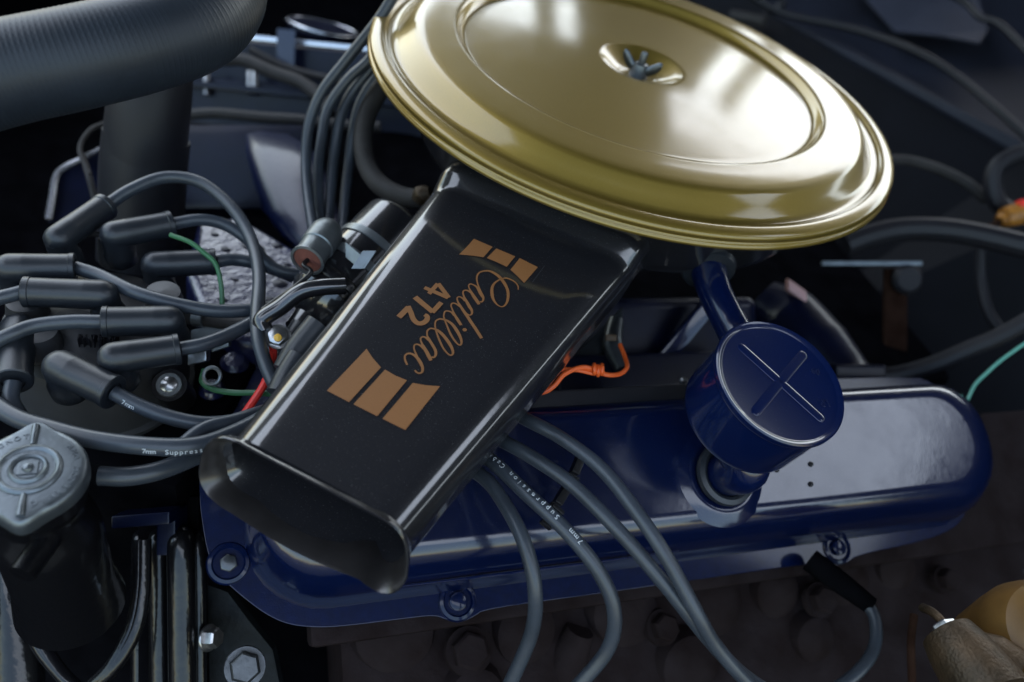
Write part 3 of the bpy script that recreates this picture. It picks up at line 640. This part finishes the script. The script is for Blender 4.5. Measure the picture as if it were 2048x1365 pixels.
# fine ribbing: shallow raised cords round the hose
rm = []
Q = smoothpts(hp, 26)
cum = np.concatenate([[0], np.cumsum([np.linalg.norm(Q[i + 1] - Q[i]) for i in range(len(Q) - 1)])])
stp = 0.0026; kk = int(cum[-1] * 0.62 / stp)
pts_, tt_ = [], []
for k in range(kk):
    d = 0.012 + k * stp; i = min(int(np.searchsorted(cum, d)) - 1, len(Q) - 2); f = (d - cum[i]) / (cum[i + 1] - cum[i])
    c = Q[i] + (Q[i + 1] - Q[i]) * f; t = un(Q[i + 1] - Q[i])
    rm.append(lathe([(0.02575, -.0010), (0.02590, -.0004), (0.02590, .0004), (0.02575, .0010)], c, t, 40, (0.3, .2, 1)))
rj = join(*rm)
bm = bmesh.new(); bm.from_mesh(rj)
bmesh.ops.delete(bm, geom=[f for f in bm.faces if len(f.verts) > 4], context='FACES'); bm.to_mesh(rj); bm.free()
ro = link("ribbing", rj, M['hose'], bh); ro['kind'] = 'stuff'
lh = thing("bypass_hose", "dark upright rubber hose standing behind the big ribbed hose", "hose", PD(290, 380, .66))
link("hose_wall", tube([PD(305, 120, .62), PD(300, 200, .625), PD(290, 300, .64), PD(284, 400, .66), PD(280, 520, .68)], [.030, .0305, .031, .0315, .032], 36), M['hose_dark'], lh)
link("hose_cuff", tube([PD(294, 272, .638), PD(287, 350, .65), PD(280, 520, .68)], [.0325, .033, .0335], 36), M['hose_dark'], lh)

# ================================================================ CABLE BUNDLE behind
bundle = [
 [(800, -30, .60), (757, 40, .61), (692, 122, .62), (643, 186, .625), (618, 250, .63), (612, 320, .63), (616, 390, .62), (628, 470, .60)],
 [(770, 60, .63), (740, 118, .635), (696, 160, .64), (657, 216, .645), (643, 280, .645), (636, 350, .64), (642, 470, .62)],
 [(780, 80, .64), (741, 138, .645), (702, 188, .65), (680, 240, .65), (668, 310, .65), (660, 400, .64), (652, 480, .62)],
 [(800, 100, .65), (756, 150, .655), (721, 206, .66), (706, 265, .66), (698, 330, .66), (690, 400, .65), (684, 480, .63)]]
bl = ["leftmost of the grey plug cables fanning down left of the gold lid", "second from left of the grey plug cables fanning beside the gold lid",
      "third from left of the grey plug cables fanning beside the gold lid", "rightmost thin grey plug cable of the fan beside the gold lid"]
for b_, l_ in zip(bundle, bl):
    P = [PD(*p) for p in b_]; th = thing("spark_plug_cable", l_, "cable", P[4]); link("jacket", tube(P, 0.0042, 14), M['cable'], th); th["group"] = G_FAN
vh = thing("vacuum_hose", "thick grey hose bending under the left rim of the gold lid", "hose", PD(730, 300, .64))
link("hose_wall", tube([PD(800, 120, .66), PD(757, 185, .655), (PD(731, 240, .65)), PD(728, 308, .64), PD(752, 362, .63), PD(800, 392, .62), PD(860, 402, .61)], 0.0078, 20), M['hose_grey'], vh)
link("hose_end_fitting", tube([PD(838, 405, .607), PD(846, 392, .605), PD(862, 386, .603)], [.0062, .0085, .0050], 16), M['brass'], vh)

# ================================================================ IGNITION COIL & CONDENSER
coil = thing("ignition_coil", "gloss black ignition coil lying behind the snorkel, held by a zinc clamp", "ignition coil", PD(700, 560, .55))
ca, cb_ = PD(800, 455, .585), PD(598, 668, .535)
cx = un(cb_ - ca); CL = np.linalg.norm(cb_ - ca)
link("can", lathe([(0, -0.002), (0.024, -0.002), (0.0272, 0.001), (0.0280, 0.004), (0.0280, CL * .62), (0.0292, CL * .63), (0.0300, CL * .66), (0.0292, CL * .685), (0.0275, CL * .69), (0.0275, CL * .73), (0.0285, CL * .745), (0.027, CL * .78), (0.022, CL * .84), (0.013, CL * .90), (0.0115, CL), (0, CL)], ca, cx, 64), M['black_gloss'], coil)
link("clamp_band", lathe([(0.0282, CL * .44), (0.0290, CL * .44), (0.0290, CL * .50), (0.0282, CL * .50)], ca, cx, 64), M['zinc'], coil)
link("clamp_band", lathe([(0.0282, CL * .27), (0.0290, CL * .27), (0.0290, CL * .32), (0.0282, CL * .32)], ca, cx, 64), M['zinc'], coil)
link("clamp_bracket", join(box(PD(706, 512, .525), un(PD(745, 545, .52) - PD(706, 512, .525)), CU, CW, .007, .0050, .0010, .0004),
                           box(PD(728, 520, .52), un(PD(728, 520, .52) - PD(712, 545, .52)), CR, CW, .007, .0045, .0010, .0004)), M['zinc'], coil)
link("centre_terminal", tube([PD(606, 655, .528), PD(575, 700, .52), PD(560, 760, .51)], [0.0085, .0075, .007], 20), M['rubber'], coil)
cnd = thing("condenser", "small silver cylinder condenser with red fibre end beside the coil", "condenser", PD(635, 495, .53))
k0, k1 = PD(657, 462, .545), PD(614, 522, .52); kx = un(k1 - k0); KL = np.linalg.norm(k1 - k0)
link("can", lathe([(0, -.0055), (.006, -.005), (.0095, -.002), (.0112, .003), (.0115, .008), (.0113, KL * .55), (.0104, KL * .57), (.0104, KL * .9), (.0113, KL * .93), (.0115, KL), (.0098, KL + .0004), (.0094, KL - .0015), (0, KL - .0015)], k0, kx, 48), M['zinc'], cnd)
link("fibre_disc", lathe([(0, KL - .001), (.0093, KL - .001), (.0093, KL - .002)], k0, kx, 32), M['terracotta'], cnd)
link("lead", tube([k1 + kx * -.001, k1 + kx * .005, PD(622, 545, .513), PD(595, 570, .51), PD(560, 595, .508), PD(525, 620, .505)], .0016, 10), M['black_sat'], cnd)
cl = thing("coil_lead", "black insulated lead running beside the condenser to the tall cable loop", "wire", PD(590, 590, .505))
link("wire", tube([PD(690, 572, .51), PD(640, 575, .505), PD(600, 585, .503), PD(560, 615, .502), PD(524, 640, .50), PD(530, 662, .50)], .0055, 14), M['black_gloss'], cl)
tn = thing("terminal_nut", "bright steel terminal nut with yellow centre above the red wire", "nut", PD(553, 678, .50))
link("nut", hexhead(PD(556, 674, .50), un(CAM - PD(556, 674, .5) + V(-.1, .0, .25)), .0068, .004, .0082), M['steel'], tn)
link("terminal_stud", lathe([(0, .010), (.0022, .0095), (.0026, .008), (.0026, 0)], PD(556, 676, .498), un(CAM - PD(556, 676, .5)), 12), mat("yellow_terminal", (0.75, 0.42, 0.05), .4), tn)
bt = thing("plug_boot", "pair of black rubber cable boots tucked under the snorkel's left edge", "boot", PD(590, 760, .47))
link("boot_sleeve", tube([PD(640, 650, .475), PD(600, 700, .47), PD(573, 745, .465)], [.009, .009, .0085], 20), M['rubber'], bt)
link("boot_sleeve", tube([PD(600, 715, .465), PD(578, 752, .46), PD(562, 790, .455)], [.008, .008, .0085], 20), M['rubber'], bt)

vl = thing("vacuum_linkage", "small plated vacuum linkage and brackets between cables right of the distributor", "linkage", PD(420, 680, .53))
link("vacuum_pipe", tube([PD(372, 634, .53), PD(420, 640, .53), PD(470, 648, .53), PD(520, 652, .53)], .0050, 14), M['hose_grey'], vl)
link("pipe_ferrule", tube([PD(388, 634, .528), PD(408, 637, .528)], .0062, 14), M['zinc'], vl)
link("plated_arm", box(PD(425, 664, .535), un(CR + CU * .25), CU, CW, .014, .0045, .003, .001), M['zinc'], vl)
link("plated_arm", box(PD(398, 712, .525), un(CR + CU * .25), CU, CW, .0065, .0050, .004, .0015), M['steel'], vl)
link("plated_arm", box(PD(443, 690, .525), un(CR + CU * .35), CU, CW, .0060, .0030, .003, .001), M['zinc'], vl)
link("ring_terminal", tube([PD(424, 752, .50) + (CR * math.cos(t) + CU * math.sin(t)) * .0052 for t in np.linspace(0, 2 * math.pi, 25)], .0013, 8, 1, raw=True), M['zinc'], vl)
def wire(pts, label, m, rad, cat='wire', name='wire_lead', sub=8):
    P = [PD(*p) for p in pts]; th = thing(name, label, cat, P[len(P) // 2]); link("insulation", tube(P, rad, 10, sub), M[m], th); return th
wire([(545, 690, .50), (546, 715, .50), (530, 765, .49), (505, 805, .485), (480, 840, .48)], "bright red wire slanting down behind the grey cables", 'red', .0024)
wire([(409, 740, .51), (405, 765, .505), (430, 780, .50), (470, 786, .498), (510, 786, .495), (560, 790, .49)], "thin green wire curling to the snorkel's left edge below the boots", 'green', .0019)
wire([(340, 470, .53), (380, 485, .53), (410, 508, .53), (432, 530, .53), (442, 570, .53), (445, 620, .53)], "thin dark green wire dropping past the right hand distributor boot", 'green', .0016)
wire([(160, 470, .54), (200, 469, .54), (230, 472, .54)], "stub of pale wire between the two top distributor boots", 'hose_grey', .0018)
ow = wire([(1040, 785, .51), (1085, 785, .51), (1108, 772, .51), (1130, 748, .512), (1165, 735, .515), (1195, 742, .52), (1215, 750, .52), (1240, 748, .525), (1254, 735, .53), (1250, 715, .54), (1240, 690, .55)], "bright orange wire with a knot right of the snorkel", 'orange', .0016)
for q_ in range(3):
    kc = PD(1196, 742, .519); ka = un(CR * .8 + CU * (-.35 + .3 * q_) + CW * .2)
    link("knot_turn", tube([kc + (CU * math.cos(t) + CW * math.sin(t)) * .0030 + ka * (q_ - 1) * .0028 for t in np.linspace(0, 2 * math.pi, 13)], .0014, 8, 2), M['orange'], ow)
link("wire_stub", tube([PD(1075, 762, .515), PD(1110, 742, .515), PD(1150, 740, .516), PD(1190, 748, .519)], .0015, 10), M['orange'], ow)

# ================================================================ BLUE ENGINE PARTS behind
mf = thing("intake_manifold", "blue painted intake manifold casting with spotted glossy top left of the coil", "manifold", PZ(520, 560, -.19))
def slabpoly(pxs, z, h, m, parent, name, bev=.006, n=(0, 0, 1), segs=3, p0=None):
    n = un(n); p0 = V(PZ(*pxs[0], z)) if p0 is None else p0
    return link(name, prism([PP(x, y, p0, n) for x, y in pxs], n, h, bev, segs), M[m], parent)
slabpoly([(395, 440), (480, 430), (600, 500), (640, 560), (620, 640), (560, 700), (470, 680), (400, 620), (370, 540)], -.165, .06, 'blue_cast', mf, "cast_top", .008, (0.03, 0.05, 1))
slabpoly([(380, 690), (470, 670), (600, 690), (640, 760), (560, 840), (400, 850), (340, 800)], -.185, .05, 'blue_cast', mf, "cast_web", .008, (0.0, -.15, 1))
random.seed(5)
nmf = un(V(0.03, 0.05, 1)); pmf = V(PZ(395, 440, -.165))
for x, y, r2 in ((497, 494, .006), (520, 497, .0045), (555, 492, .005), (560, 568, .006), (590, 560, .004), (452, 500, .004), (470, 560, .0035), (540, 600, .005), (600, 590, .0045), (500, 640, .005), (430, 470, .0035), (575, 530, .004), (445, 600, .004)):
    link("paint_run", lathe([(0, .0008), (r2 * .6, .0007), (r2, .0001), (r2 * 1.05, -.0005)], PP(x, y, pmf, nmf), nmf, 16, squash=random.uniform(.5, .9)), M['blue_dark'], mf)
for x, y, s in ((590, 760, .012), (470, 735, .010), (425, 790, .009)):
    link("casting_boss", lathe([(0, .010), (s * .7, .0095), (s, .006), (s * 1.1, -.01)], PZ(x, y, -.185), (0, -.1, 1), 24), M['blue_cast'], mf)
hb = thing("heat_box", "glossy dark blue rounded manifold runner left of the fanned cables", "manifold runner", PD(560, 380, .72))
def loftpx(secs, m, parent, name):
    """secs: (left px, right px, depth, bulge) rows -> rounded body"""
    rings = []
    for (lx, ly), (rx, ry), dep, bul in secs:
        a, b = PD(lx, ly, dep), PD(rx, ry, dep); c = (a + b) / 2; h = (b - a) / 2
        up = un(np.cross(h, CU)) * 0 + un(CAM - c)
        rings.append([c + h * math.copysign(abs(math.cos(t)) ** .75, math.cos(t)) + up * bul * math.copysign(abs(math.sin(t)) ** .8, math.sin(t)) for t in np.linspace(0, 2 * math.pi, 28, endpoint=False)])
    return link(name, loft(rings), M[m], parent, auto=60)
loftpx([((520, 262), (575, 268), .80, .005), ((492, 268), (615, 290), .775, .022), ((490, 300), (640, 320), .76, .035), ((505, 360), (660, 370), .74, .040), ((525, 420), (675, 420), .72, .040), ((560, 470), (690, 465), .70, .035), ((600, 505), (700, 500), .68, .02)], 'blue_satin', hb, "runner")
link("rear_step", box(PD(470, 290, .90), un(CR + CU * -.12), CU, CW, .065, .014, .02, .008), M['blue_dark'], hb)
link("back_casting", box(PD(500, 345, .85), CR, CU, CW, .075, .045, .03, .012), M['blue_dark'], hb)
# far valve cover (other bank)
fv = thing("valve_cover", "far blue valve cover with a bright edge, behind the big ribbed hose", "valve cover", PD(640, 180, 1.0))
fa, fb = PD(500, 82, .98), PD(800, 112, .98)
fx = un(fb - fa); fup = un(CU * .8 + CW * -.0 + V(0, 0, .4)); fup = un(fup - fx * (fup @ fx)); fn = np.cross(fx, fup)
if fn @ (CAM - fa) < 0: fn = -fn
cc = (fa + fb) / 2
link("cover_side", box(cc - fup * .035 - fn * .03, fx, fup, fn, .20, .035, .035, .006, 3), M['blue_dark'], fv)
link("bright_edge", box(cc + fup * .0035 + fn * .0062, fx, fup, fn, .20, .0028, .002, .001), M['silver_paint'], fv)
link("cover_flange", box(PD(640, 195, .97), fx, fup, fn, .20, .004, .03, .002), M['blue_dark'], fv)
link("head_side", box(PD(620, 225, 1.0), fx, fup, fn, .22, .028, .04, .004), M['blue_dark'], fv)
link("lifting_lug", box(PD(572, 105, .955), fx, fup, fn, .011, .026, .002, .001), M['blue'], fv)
for x, y in ((413, 168), (500, 168), (510, 168)):
    link("bright_stud", lathe([(0, .028), (.0035, .028), (.004, .026), (.004, 0)], PD(x, y + 22, .95), CU, 12), M['steel'], fv)
of = thing("round_cap", "flat round metal cap lying on the far valve cover", "cap", PD(650, 66, 1.02))
link("cap_disc", lathe([(0, .004), (.030, .004), (.040, .006), (.043, .005), (.044, .0), (.040, -.006), (0, -.006)], PD(645, 62, 1.02), V(0, .27, 1), 48), M['blue_dark'], of)
link("cap_rim", tube([PD(645, 62, 1.02) + V(.0435 * math.cos(t), .0435 * math.sin(t), .005 - .0435 * math.sin(t) * .27) for t in np.linspace(0, 2 * math.pi, 33)], .0017, 8, 1, raw=True), M['silver_paint'], of)
wire([(440, 120, .90), (490, 122, .90), (545, 145, .895), (600, 165, .89), (640, 195, .88), (660, 230, .87)], "worn grey brown hose curving over the far cylinder bank", 'hose_grey', .0075, 'hose', 'heater_hose')
wire([(500, 100, .93), (560, 130, .93), (620, 150, .93), (690, 165, .93)], "thin brown hose passing beneath the lifting lug of the far valve cover", 'hose_grey', .0045, 'hose', 'vapour_hose')
wire([(365, 232, .84), (430, 227, .84), (520, 235, .84), (600, 240, .84), (680, 250, .84), (760, 255, .84)], "level grey hose crossing behind the fanned cables", 'hose_grey', .0058, 'hose', 'heater_hose')
wire([(180, 350, .70), (160, 300, .71), (180, 262, .72), (215, 245, .73)], "thin dark brown wire arching beside the upright hose", 'hose_grey', .0022)
wire([(165, 310, .71), (180, 360, .70), (190, 400, .70)], "thin dark wire dropping behind the topmost boot", 'hose_grey', .0028)
bk = thing("metal_bracket", "bent bracket with bright edge standing behind the topmost distributor boot", "bracket", PD(130, 380, .72))
link("bright_edge", tube([PD(97, 440, .70), PD(104, 400, .705), PD(112, 355, .71), PD(130, 335, .715), PD(170, 315, .72), (PD(204, 296, .725))], [.0032, .0032, .003, .003, .0026, .002], 8, 6), M['silver_paint'], bk)
link("bracket_web", prism([PD(97, 445, .704), PD(104, 400, .709), PD(112, 355, .714), PD(130, 335, .719), PD(204, 296, .729), PD(215, 360, .73), PD(215, 445, .72)], un(CAM - PD(150, 380, .7)), .003, 0), M['blue_dark'], bk)

# ================================================================ RIGHT SIDE
fd = thing("inner_fender", "large dusty dark inner fender panel in the upper right corner", "fender", PD(1800, 150, 1.25))
def wedge(name, pxs, m, parent, th=.01, bev=.002):
    P = [PD(*p) for p in pxs]; n = un(np.cross(P[1] - P[0], P[2] - P[0])); n = n if n @ (CAM - P[0]) > 0 else -n
    k = len(P); vs = P + [p - n * th for p in P]
    fs = [tuple(range(k)), tuple(range(2 * k - 1, k - 1, -1))] + [(i, (i + 1) % k, (i + 1) % k + k, i + k) for i in range(k)]
    bm = bmesh.new(); vv = [bm.verts.new(tuple(v)) for v in vs]; [bm.faces.new([vv[i] for i in f]) for f in fs]
    bmesh.ops.triangulate(bm, faces=[f for f in bm.faces if len(f.verts) > 4]); bmesh.ops.recalc_face_normals(bm, faces=bm.faces)
    me = bpy.data.meshes.new("m"); bm.to_mesh(me); bm.free(); return link(name, me, M[m], parent, False)
M['side_panel'] = mat('shaded_panel_paint', (0.0035, 0.0038, 0.006), 0.55, spec=0.09, cvar=.4, cscale=9)  # darker copy of the fender paint, shade put into its colour
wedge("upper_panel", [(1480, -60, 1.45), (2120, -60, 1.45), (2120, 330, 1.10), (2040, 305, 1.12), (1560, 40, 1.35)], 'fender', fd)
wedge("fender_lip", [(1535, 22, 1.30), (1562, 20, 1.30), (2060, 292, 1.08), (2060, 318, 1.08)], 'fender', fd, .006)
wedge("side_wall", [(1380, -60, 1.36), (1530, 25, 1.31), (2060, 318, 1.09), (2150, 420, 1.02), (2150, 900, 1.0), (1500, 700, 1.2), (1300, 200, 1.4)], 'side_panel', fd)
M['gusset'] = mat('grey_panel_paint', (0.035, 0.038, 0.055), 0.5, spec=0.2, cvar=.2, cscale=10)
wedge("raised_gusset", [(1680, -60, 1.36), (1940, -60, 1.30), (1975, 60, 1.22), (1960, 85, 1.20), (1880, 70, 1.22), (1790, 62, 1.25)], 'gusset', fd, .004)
wire([(1500, -10, 1.24), (1570, 28, 1.22), (1680, 52, 1.19), (1760, 75, 1.16), (1850, 112, 1.12), (1930, 165, 1.09), (2000, 225, 1.05), (2070, 290, 1.02)], "dark wiring harness running down the inner fender panel", 'hose_dark', .0055, 'harness', 'wiring_harness')
wire([(1880, -20, 1.2), (1930, 5, 1.18), (1960, 35, 1.16), (2000, 50, 1.14), (2060, 110, 1.10)], "dark cable creasing across the top right corner", 'hose_dark', .005, 'harness', 'wiring_harness')
wire([(1540, 22, 1.26), (1556, 15, 1.25), (1566, 5, 1.25)], "small black clip on the fender wiring at the top edge", 'black_sat', .007, 'clip', 'harness_clip')
wire([(1460, 30, 1.30), (1500, 38, 1.29), (1530, 45, 1.28)], "dusty grey stub of pipe beyond the gold lid's upper right", 'hose_grey', .009, 'pipe', 'pipe_stub')
wire([(1770, 320, .95), (1820, 322, .95), (1880, 340, .95), (1930, 365, .95), (1975, 400, .95)], "thin dark hose right of the gold lid, drooping toward the curled one", 'hose_grey', .0062, 'hose', 'vapour_hose')
wire([(2100, 300, .93), (2040, 308, .93), (1998, 330, .93), (1985, 365, .93), (2000, 410, .93), (2050, 430, .93)], "dark hose curling round at the right edge", 'hose_dark', .010, 'hose', 'heater_hose')
wire([(1690, 490, .86), (1740, 472, .86), (1800, 460, .86), (1880, 460, .85), (1960, 472, .84), (2100, 505, .82)], "broad glossy black heater hose running right from under the lid", 'hose_dark', .0125, 'hose', 'heater_hose')
oc = thing("yellow_connector", "small yellow and orange electrical connector at the right edge", "connector", PD(2025, 432, .90))
link("connector_body", join(tube([PD(2008, 436, .90), PD(2030, 430, .90), PD(2075, 420, .90)], [.011, .0125, .012], 14), tube([PD(2000, 444, .90), PD(2010, 436, .90)], .008, 12)), mat("yellow_plastic", (0.40, 0.16, 0.02), .45, cvar=.5, cscale=150), oc)
link("connector_cap", tube([PD(2036, 412, .895), PD(2070, 405, .895)], .006, 10), M['red'], oc)
wire([(1940, 480, .90), (1975, 458, .90), (2005, 440, .90)], "brown wire pair feeding the yellow connector", 'rust', .0035)
wire([(1740, 755, .80), (1800, 748, .80), (1870, 728, .79), (1940, 698, .78), (2010, 668, .77), (2110, 610, .76)], "dark cable rising right above the end of the valve cover", 'hose_dark', .0085, 'cable', 'battery_cable')
wire([(1960, 500, .92), (1962, 560, .92), (1975, 620, .91), (2000, 660, .90)], "thin dark hose hanging at the right side below the heater hose", 'hose_dark', .006, 'hose', 'vapour_hose')
wire([(1935, 800, .70), (1950, 770, .71), (1975, 745, .715), (2010, 715, .72), (2090, 660, .73)], "thin pale green wire slanting up at the right edge", 'teal', .0014)
rodt = thing("throttle_linkage", "bright flat steel rod with a rusty arm right of the lid", "linkage", PD(1760, 540, .85))
link("rod", box(PD(1742, 527, .86), un(PD(1830, 527, .85) - PD(1650, 527, .87)), CU, CW, .050, .0022, .002, .0008), M['zinc'], rodt)
link("arm", box(PD(1790, 640, .86), CU, CR, CW, .055, .012, .003, .001), M['rust'], rodt)
link("pivot", lathe([(0, .008), (.012, .008), (.016, .004), (.016, 0)], PD(1812, 560, .85), -CW, 20), M['hose_dark'], rodt)
ip = thing("intake_elbow", "dark blue painted elbow with grey upper end behind the filler cap", "pipe elbow", PD(1640, 700, .72))
link("elbow", tube([PD(1520, 600, .78), PD(1570, 640, .77), PD(1625, 705, .75), PD(1680, 765, .73), PD(1720, 800, .71)], [.022, .034, .036, .030, .026], 36), M['blue_dark'], ip)
link("elbow_flange", box(PD(1715, 752, .70), CR, CU, CW, .022, .010, .008, .003), M['blue_dark'], ip)
link("pink_plug", box(PD(1592, 583, .745), un(CR - CU * .7), CU, CW, .011, .006, .005, .0025), M['pinkish'], ip)
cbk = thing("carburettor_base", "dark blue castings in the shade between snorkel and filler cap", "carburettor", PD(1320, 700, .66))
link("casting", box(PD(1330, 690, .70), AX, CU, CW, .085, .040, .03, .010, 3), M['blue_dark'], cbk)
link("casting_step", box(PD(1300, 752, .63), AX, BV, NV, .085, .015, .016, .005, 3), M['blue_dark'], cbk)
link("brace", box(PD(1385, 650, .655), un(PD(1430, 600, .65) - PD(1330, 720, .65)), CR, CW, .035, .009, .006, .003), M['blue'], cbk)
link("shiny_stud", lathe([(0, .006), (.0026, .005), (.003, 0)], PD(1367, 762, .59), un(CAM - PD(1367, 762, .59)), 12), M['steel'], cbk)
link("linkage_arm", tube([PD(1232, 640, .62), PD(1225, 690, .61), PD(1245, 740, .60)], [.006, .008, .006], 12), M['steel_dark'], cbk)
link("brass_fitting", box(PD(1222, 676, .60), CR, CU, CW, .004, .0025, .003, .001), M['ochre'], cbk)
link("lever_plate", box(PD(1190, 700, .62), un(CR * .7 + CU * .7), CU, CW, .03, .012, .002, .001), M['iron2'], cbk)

# ================================================================ CYLINDER HEAD below the valve cover
hd = thing("cylinder_head", "rough dull brown grey cylinder head casting below the valve cover", "cylinder head", LV(0, 0.05, -.12))
link("deck", box(LV(.07, .02, -.0680), AX, BV, NV, .335, .055, .0145, .004), M['iron'], hd)
link("lower_wall", box(LV(.12, .10, -.135), AX, un(BV - NV * .0), NV, .365, .09, .045, .008), M['iron'], hd)
# cast lumps
random.seed(8)
for a, b, h, s, r2 in ((-.21, .075, -.088, .030, .9), (-.12, .085, -.090, .024, 1.1), (-.045, .083, -.088, .030, .9), (.03, .088, -.092, .026, 1.2), (.085, .085, -.090, .022, 1.0), (.15, .083, -.090, .026, .9), (.205, .08, -.092, .022, 1.0), (-.16, .12, -.09, .022, 1.), (.0, .125, -.09, .026, 1.), (.11, .122, -.09, .02, 1.)):
    link("cast_lump", lathe([(0, .012), (s * .5, .011), (s * .85, .006), (s, -.004), (s * 1.05, -.02)], LV(a, b, h), un(NV + BV * .3), 20, squash=r2), M['iron'], hd)
def VH(px, py, h): a, b = vloc(VP(px, py, h)); return LV(a, b, h)
for (x, y, s, l) in ((938, 1302, .0125, 1), (1325, 1255, .0100, 2), (1640, 1200, .0105, 3), (1890, 1160, .009, 4), (490, 1335, .0095, 0)):
    p = VH(x, y, -.078)
    link("head_bolt", join(hexhead(p, NV, s, .009), lathe([(s * 1.25, .0005), (s * 1.3, -.004), (0, -.004)], p, NV, 24)), M['iron'] if l else M['steel_dark'], hd)
link("plug_shroud", tube([VH(1160, 1260, -.085), VH(1130, 1330, -.10), VH(1110, 1420, -.12)], [.010, .016, .018], 20), M['iron'], hd)

# brass fitting bottom right
bf = thing("brake_fitting", "weathered bronze pipe fitting with a plated nut in the lower right corner", "pipe fitting", PD(1960, 1310, .47))
b0, b1 = PD(1895, 1268, .46), PD(1990, 1400, .43)
link("fitting_body", tube([b0, PD(1925, 1310, .45), b1], [.0150, .0180, .0210], 32), M['brass'], bf)
link("fitting_shoulder", tube([PD(1930, 1290, .455), PD(1975, 1320, .45), PD(2020, 1350, .445)], [.010, .016, .016], 24), M['brass'], bf)
link("flare_nut", hexhead(PD(1896, 1266, .458), un(b0 - b1), .0072, .0058), M['steel'], bf)
link("brake_line", tube([PD(1900, 1270, .457), PD(1885, 1245, .462), PD(1865, 1225, .47), PD(1845, 1216, .48)], .0026, 12), M['brass'], bf)
ob = thing("ochre_reservoir", "ochre yellow rounded vessel cut by the right edge at the bottom", "reservoir", PD(2060, 1290, .47))
link("vessel", lathe([(0, .026), (.018, .024), (.028, .017), (.032, .006), (.033, -.004), (.031, -.02), (.026, -.05), (0, -.05)], PD(2075, 1275, .47), V(-.1, -.35, 1), 48), M['ochre'], ob)
wire([(1828, 1230, .54), (1822, 1290, .53), (1826, 1400, .52)], "thin rusty brown line hanging left of the bronze fitting", 'rust', .0026, 'pipe', 'brake_pipe')
wire([(1890, 1080, .70), (1910, 1120, .70), (1950, 1150, .70), (2010, 1155, .70), (2090, 1120, .70)], "thin dark cable sagging beyond the right end of the valve cover", 'hose_dark', .0035, 'cable', 'control_cable')

# ================================================================ LOWER LEFT
pb = thing("pump_bracket", "black painted pump bracket with upright ribs at the lower left", "bracket", PD(350, 1250, .50))
M['wet_black'] = mat('glossy_black_casting', (0.003, 0.003, 0.004), 0.45, 0, 0.75, 0.16, bump=0.35, bscale=260, coat_bump=0.35, spec=0.1)
for x0, x1, dep, rd in ((362, 366, .505, .0085), (318, 322, .52, .0070), (396, 400, .515, .0045), (282, 280, .53, .0060)):
    link("upright_rib", tube([PD(x0, 1075, dep + .012), PD(x0, 1088, dep), PD((x0 + x1) / 2, 1230, dep), PD(x1, 1420, dep)], [rd * .7, rd, rd, rd], 18), M['wet_black'], pb)
link("rib_web", box(PD(340, 1250, .527), un(CU), CR, CW, .085, .020, .003, .001), M['black_flat'], pb)
link("top_plate", box(PD(295, 1034, .50), un(CR + CU * .08), CU, CW, .018, .004, .010, .0015), M['blue_dark'], pb)
link("side_plate", box(PD(345, 1060, .51), CR, CU, CW, .006, .014, .010, .0015), M['blue_dark'], pb)
pl = thing("pump_housing", "gloss black curved pump housing forming a deep U at the bottom left", "pump housing", PD(160, 1250, .48))
for rr_, off in ((0.0, 0), (.006, 1)):
    link("curved_rim", tube([PD(280 + off * 8, 1080, .50), PD(278 + off * 8, 1180, .495), PD(262 + off * 8, 1260, .49), PD(225 + off * 6, 1330, .485), PD(180, 1375 + off * 8, .485)], .0045, 14), M['wet_black'], pl)
    link("curved_rim", tube([PD(52 - off * 8, 1170, .50), PD(66 - off * 8, 1245, .495), PD(90 - off * 6, 1300, .49), PD(125, 1350, .485), PD(160, 1385, .485)], .0045, 14), M['wet_black'], pl)
link("housing_wall", tube([PD(20, 1120, .53), PD(34, 1200, .52), PD(38, 1290, .515), PD(38, 1420, .51)], [.010, .0135, .0145, .015], 24), M['wet_black'], pl)
link("housing_back", box(PD(170, 1250, .60), CU, CR, CW, .09, .08, .02, .01), M['black_flat'], pl)
gp = thing("front_plate", "grey speckled iron plate under the left corner of the valve cover", "plate", PD(500, 1260, .53))
wedge("plate", [(415, 1170, .530), (455, 1185, .530), (500, 1245, .530), (545, 1300, .530), (565, 1400, .530), (420, 1400, .530)], 'iron2', gp, .008)
link("plate_bolt", hexhead(PD(492, 1330, .528), un(CAM - PD(492, 1330, .528)), .0070, .003, .0090), M['hose_dark'], gp)
bo2 = thing("bracket_bolt", "shiny hexagonal bolt head facing right beside the black bracket", "bolt", PD(428, 1275, .515))
link("bolt_head", hexhead(PD(418, 1276, .512), un(CR * .9 - CW * .35 + CU * .1), .0065, .0075, .0085), M['steel'], bo2)
fb_ = thing("front_cover", "blue painted front cover glimpsed left of the snorkel mouth", "engine cover", PD(360, 960, .56))
link("cover_body", box(PD(365, 985, .58), CR, CU, CW, .035, .045, .02, .015, 4), M['blue_dark'], fb_)
link("blue_boss", lathe([(0, .008), (.008, .007), (.012, .003), (.013, -.01)], PD(358, 970, .55), un(CAM - PD(358, 970, .55)), 24), M['blue'], fb_)
link("steel_line", tube([PD(365, 940, .53), PD(378, 1000, .53), PD(392, 1080, .53)], .0014, 8), M['steel_dark'], fb_)
blk = thing("engine_block", "dark mass of the engine block low between the parts", "engine block", (0, .1, -.42))
link("block", box((0.03, 0.12, -0.30), AX, un(V(-AX[1], AX[0], 0)), (0, 0, 1), .33, .22, .07, .01), M['black_flat'], blk)
link("front_accessory", box(PZ(200, 850, -.24), (1, 0, 0), (0, 1, 0), (0, 0, 1), .10, .07, .06, .01), M['black_flat'], blk)
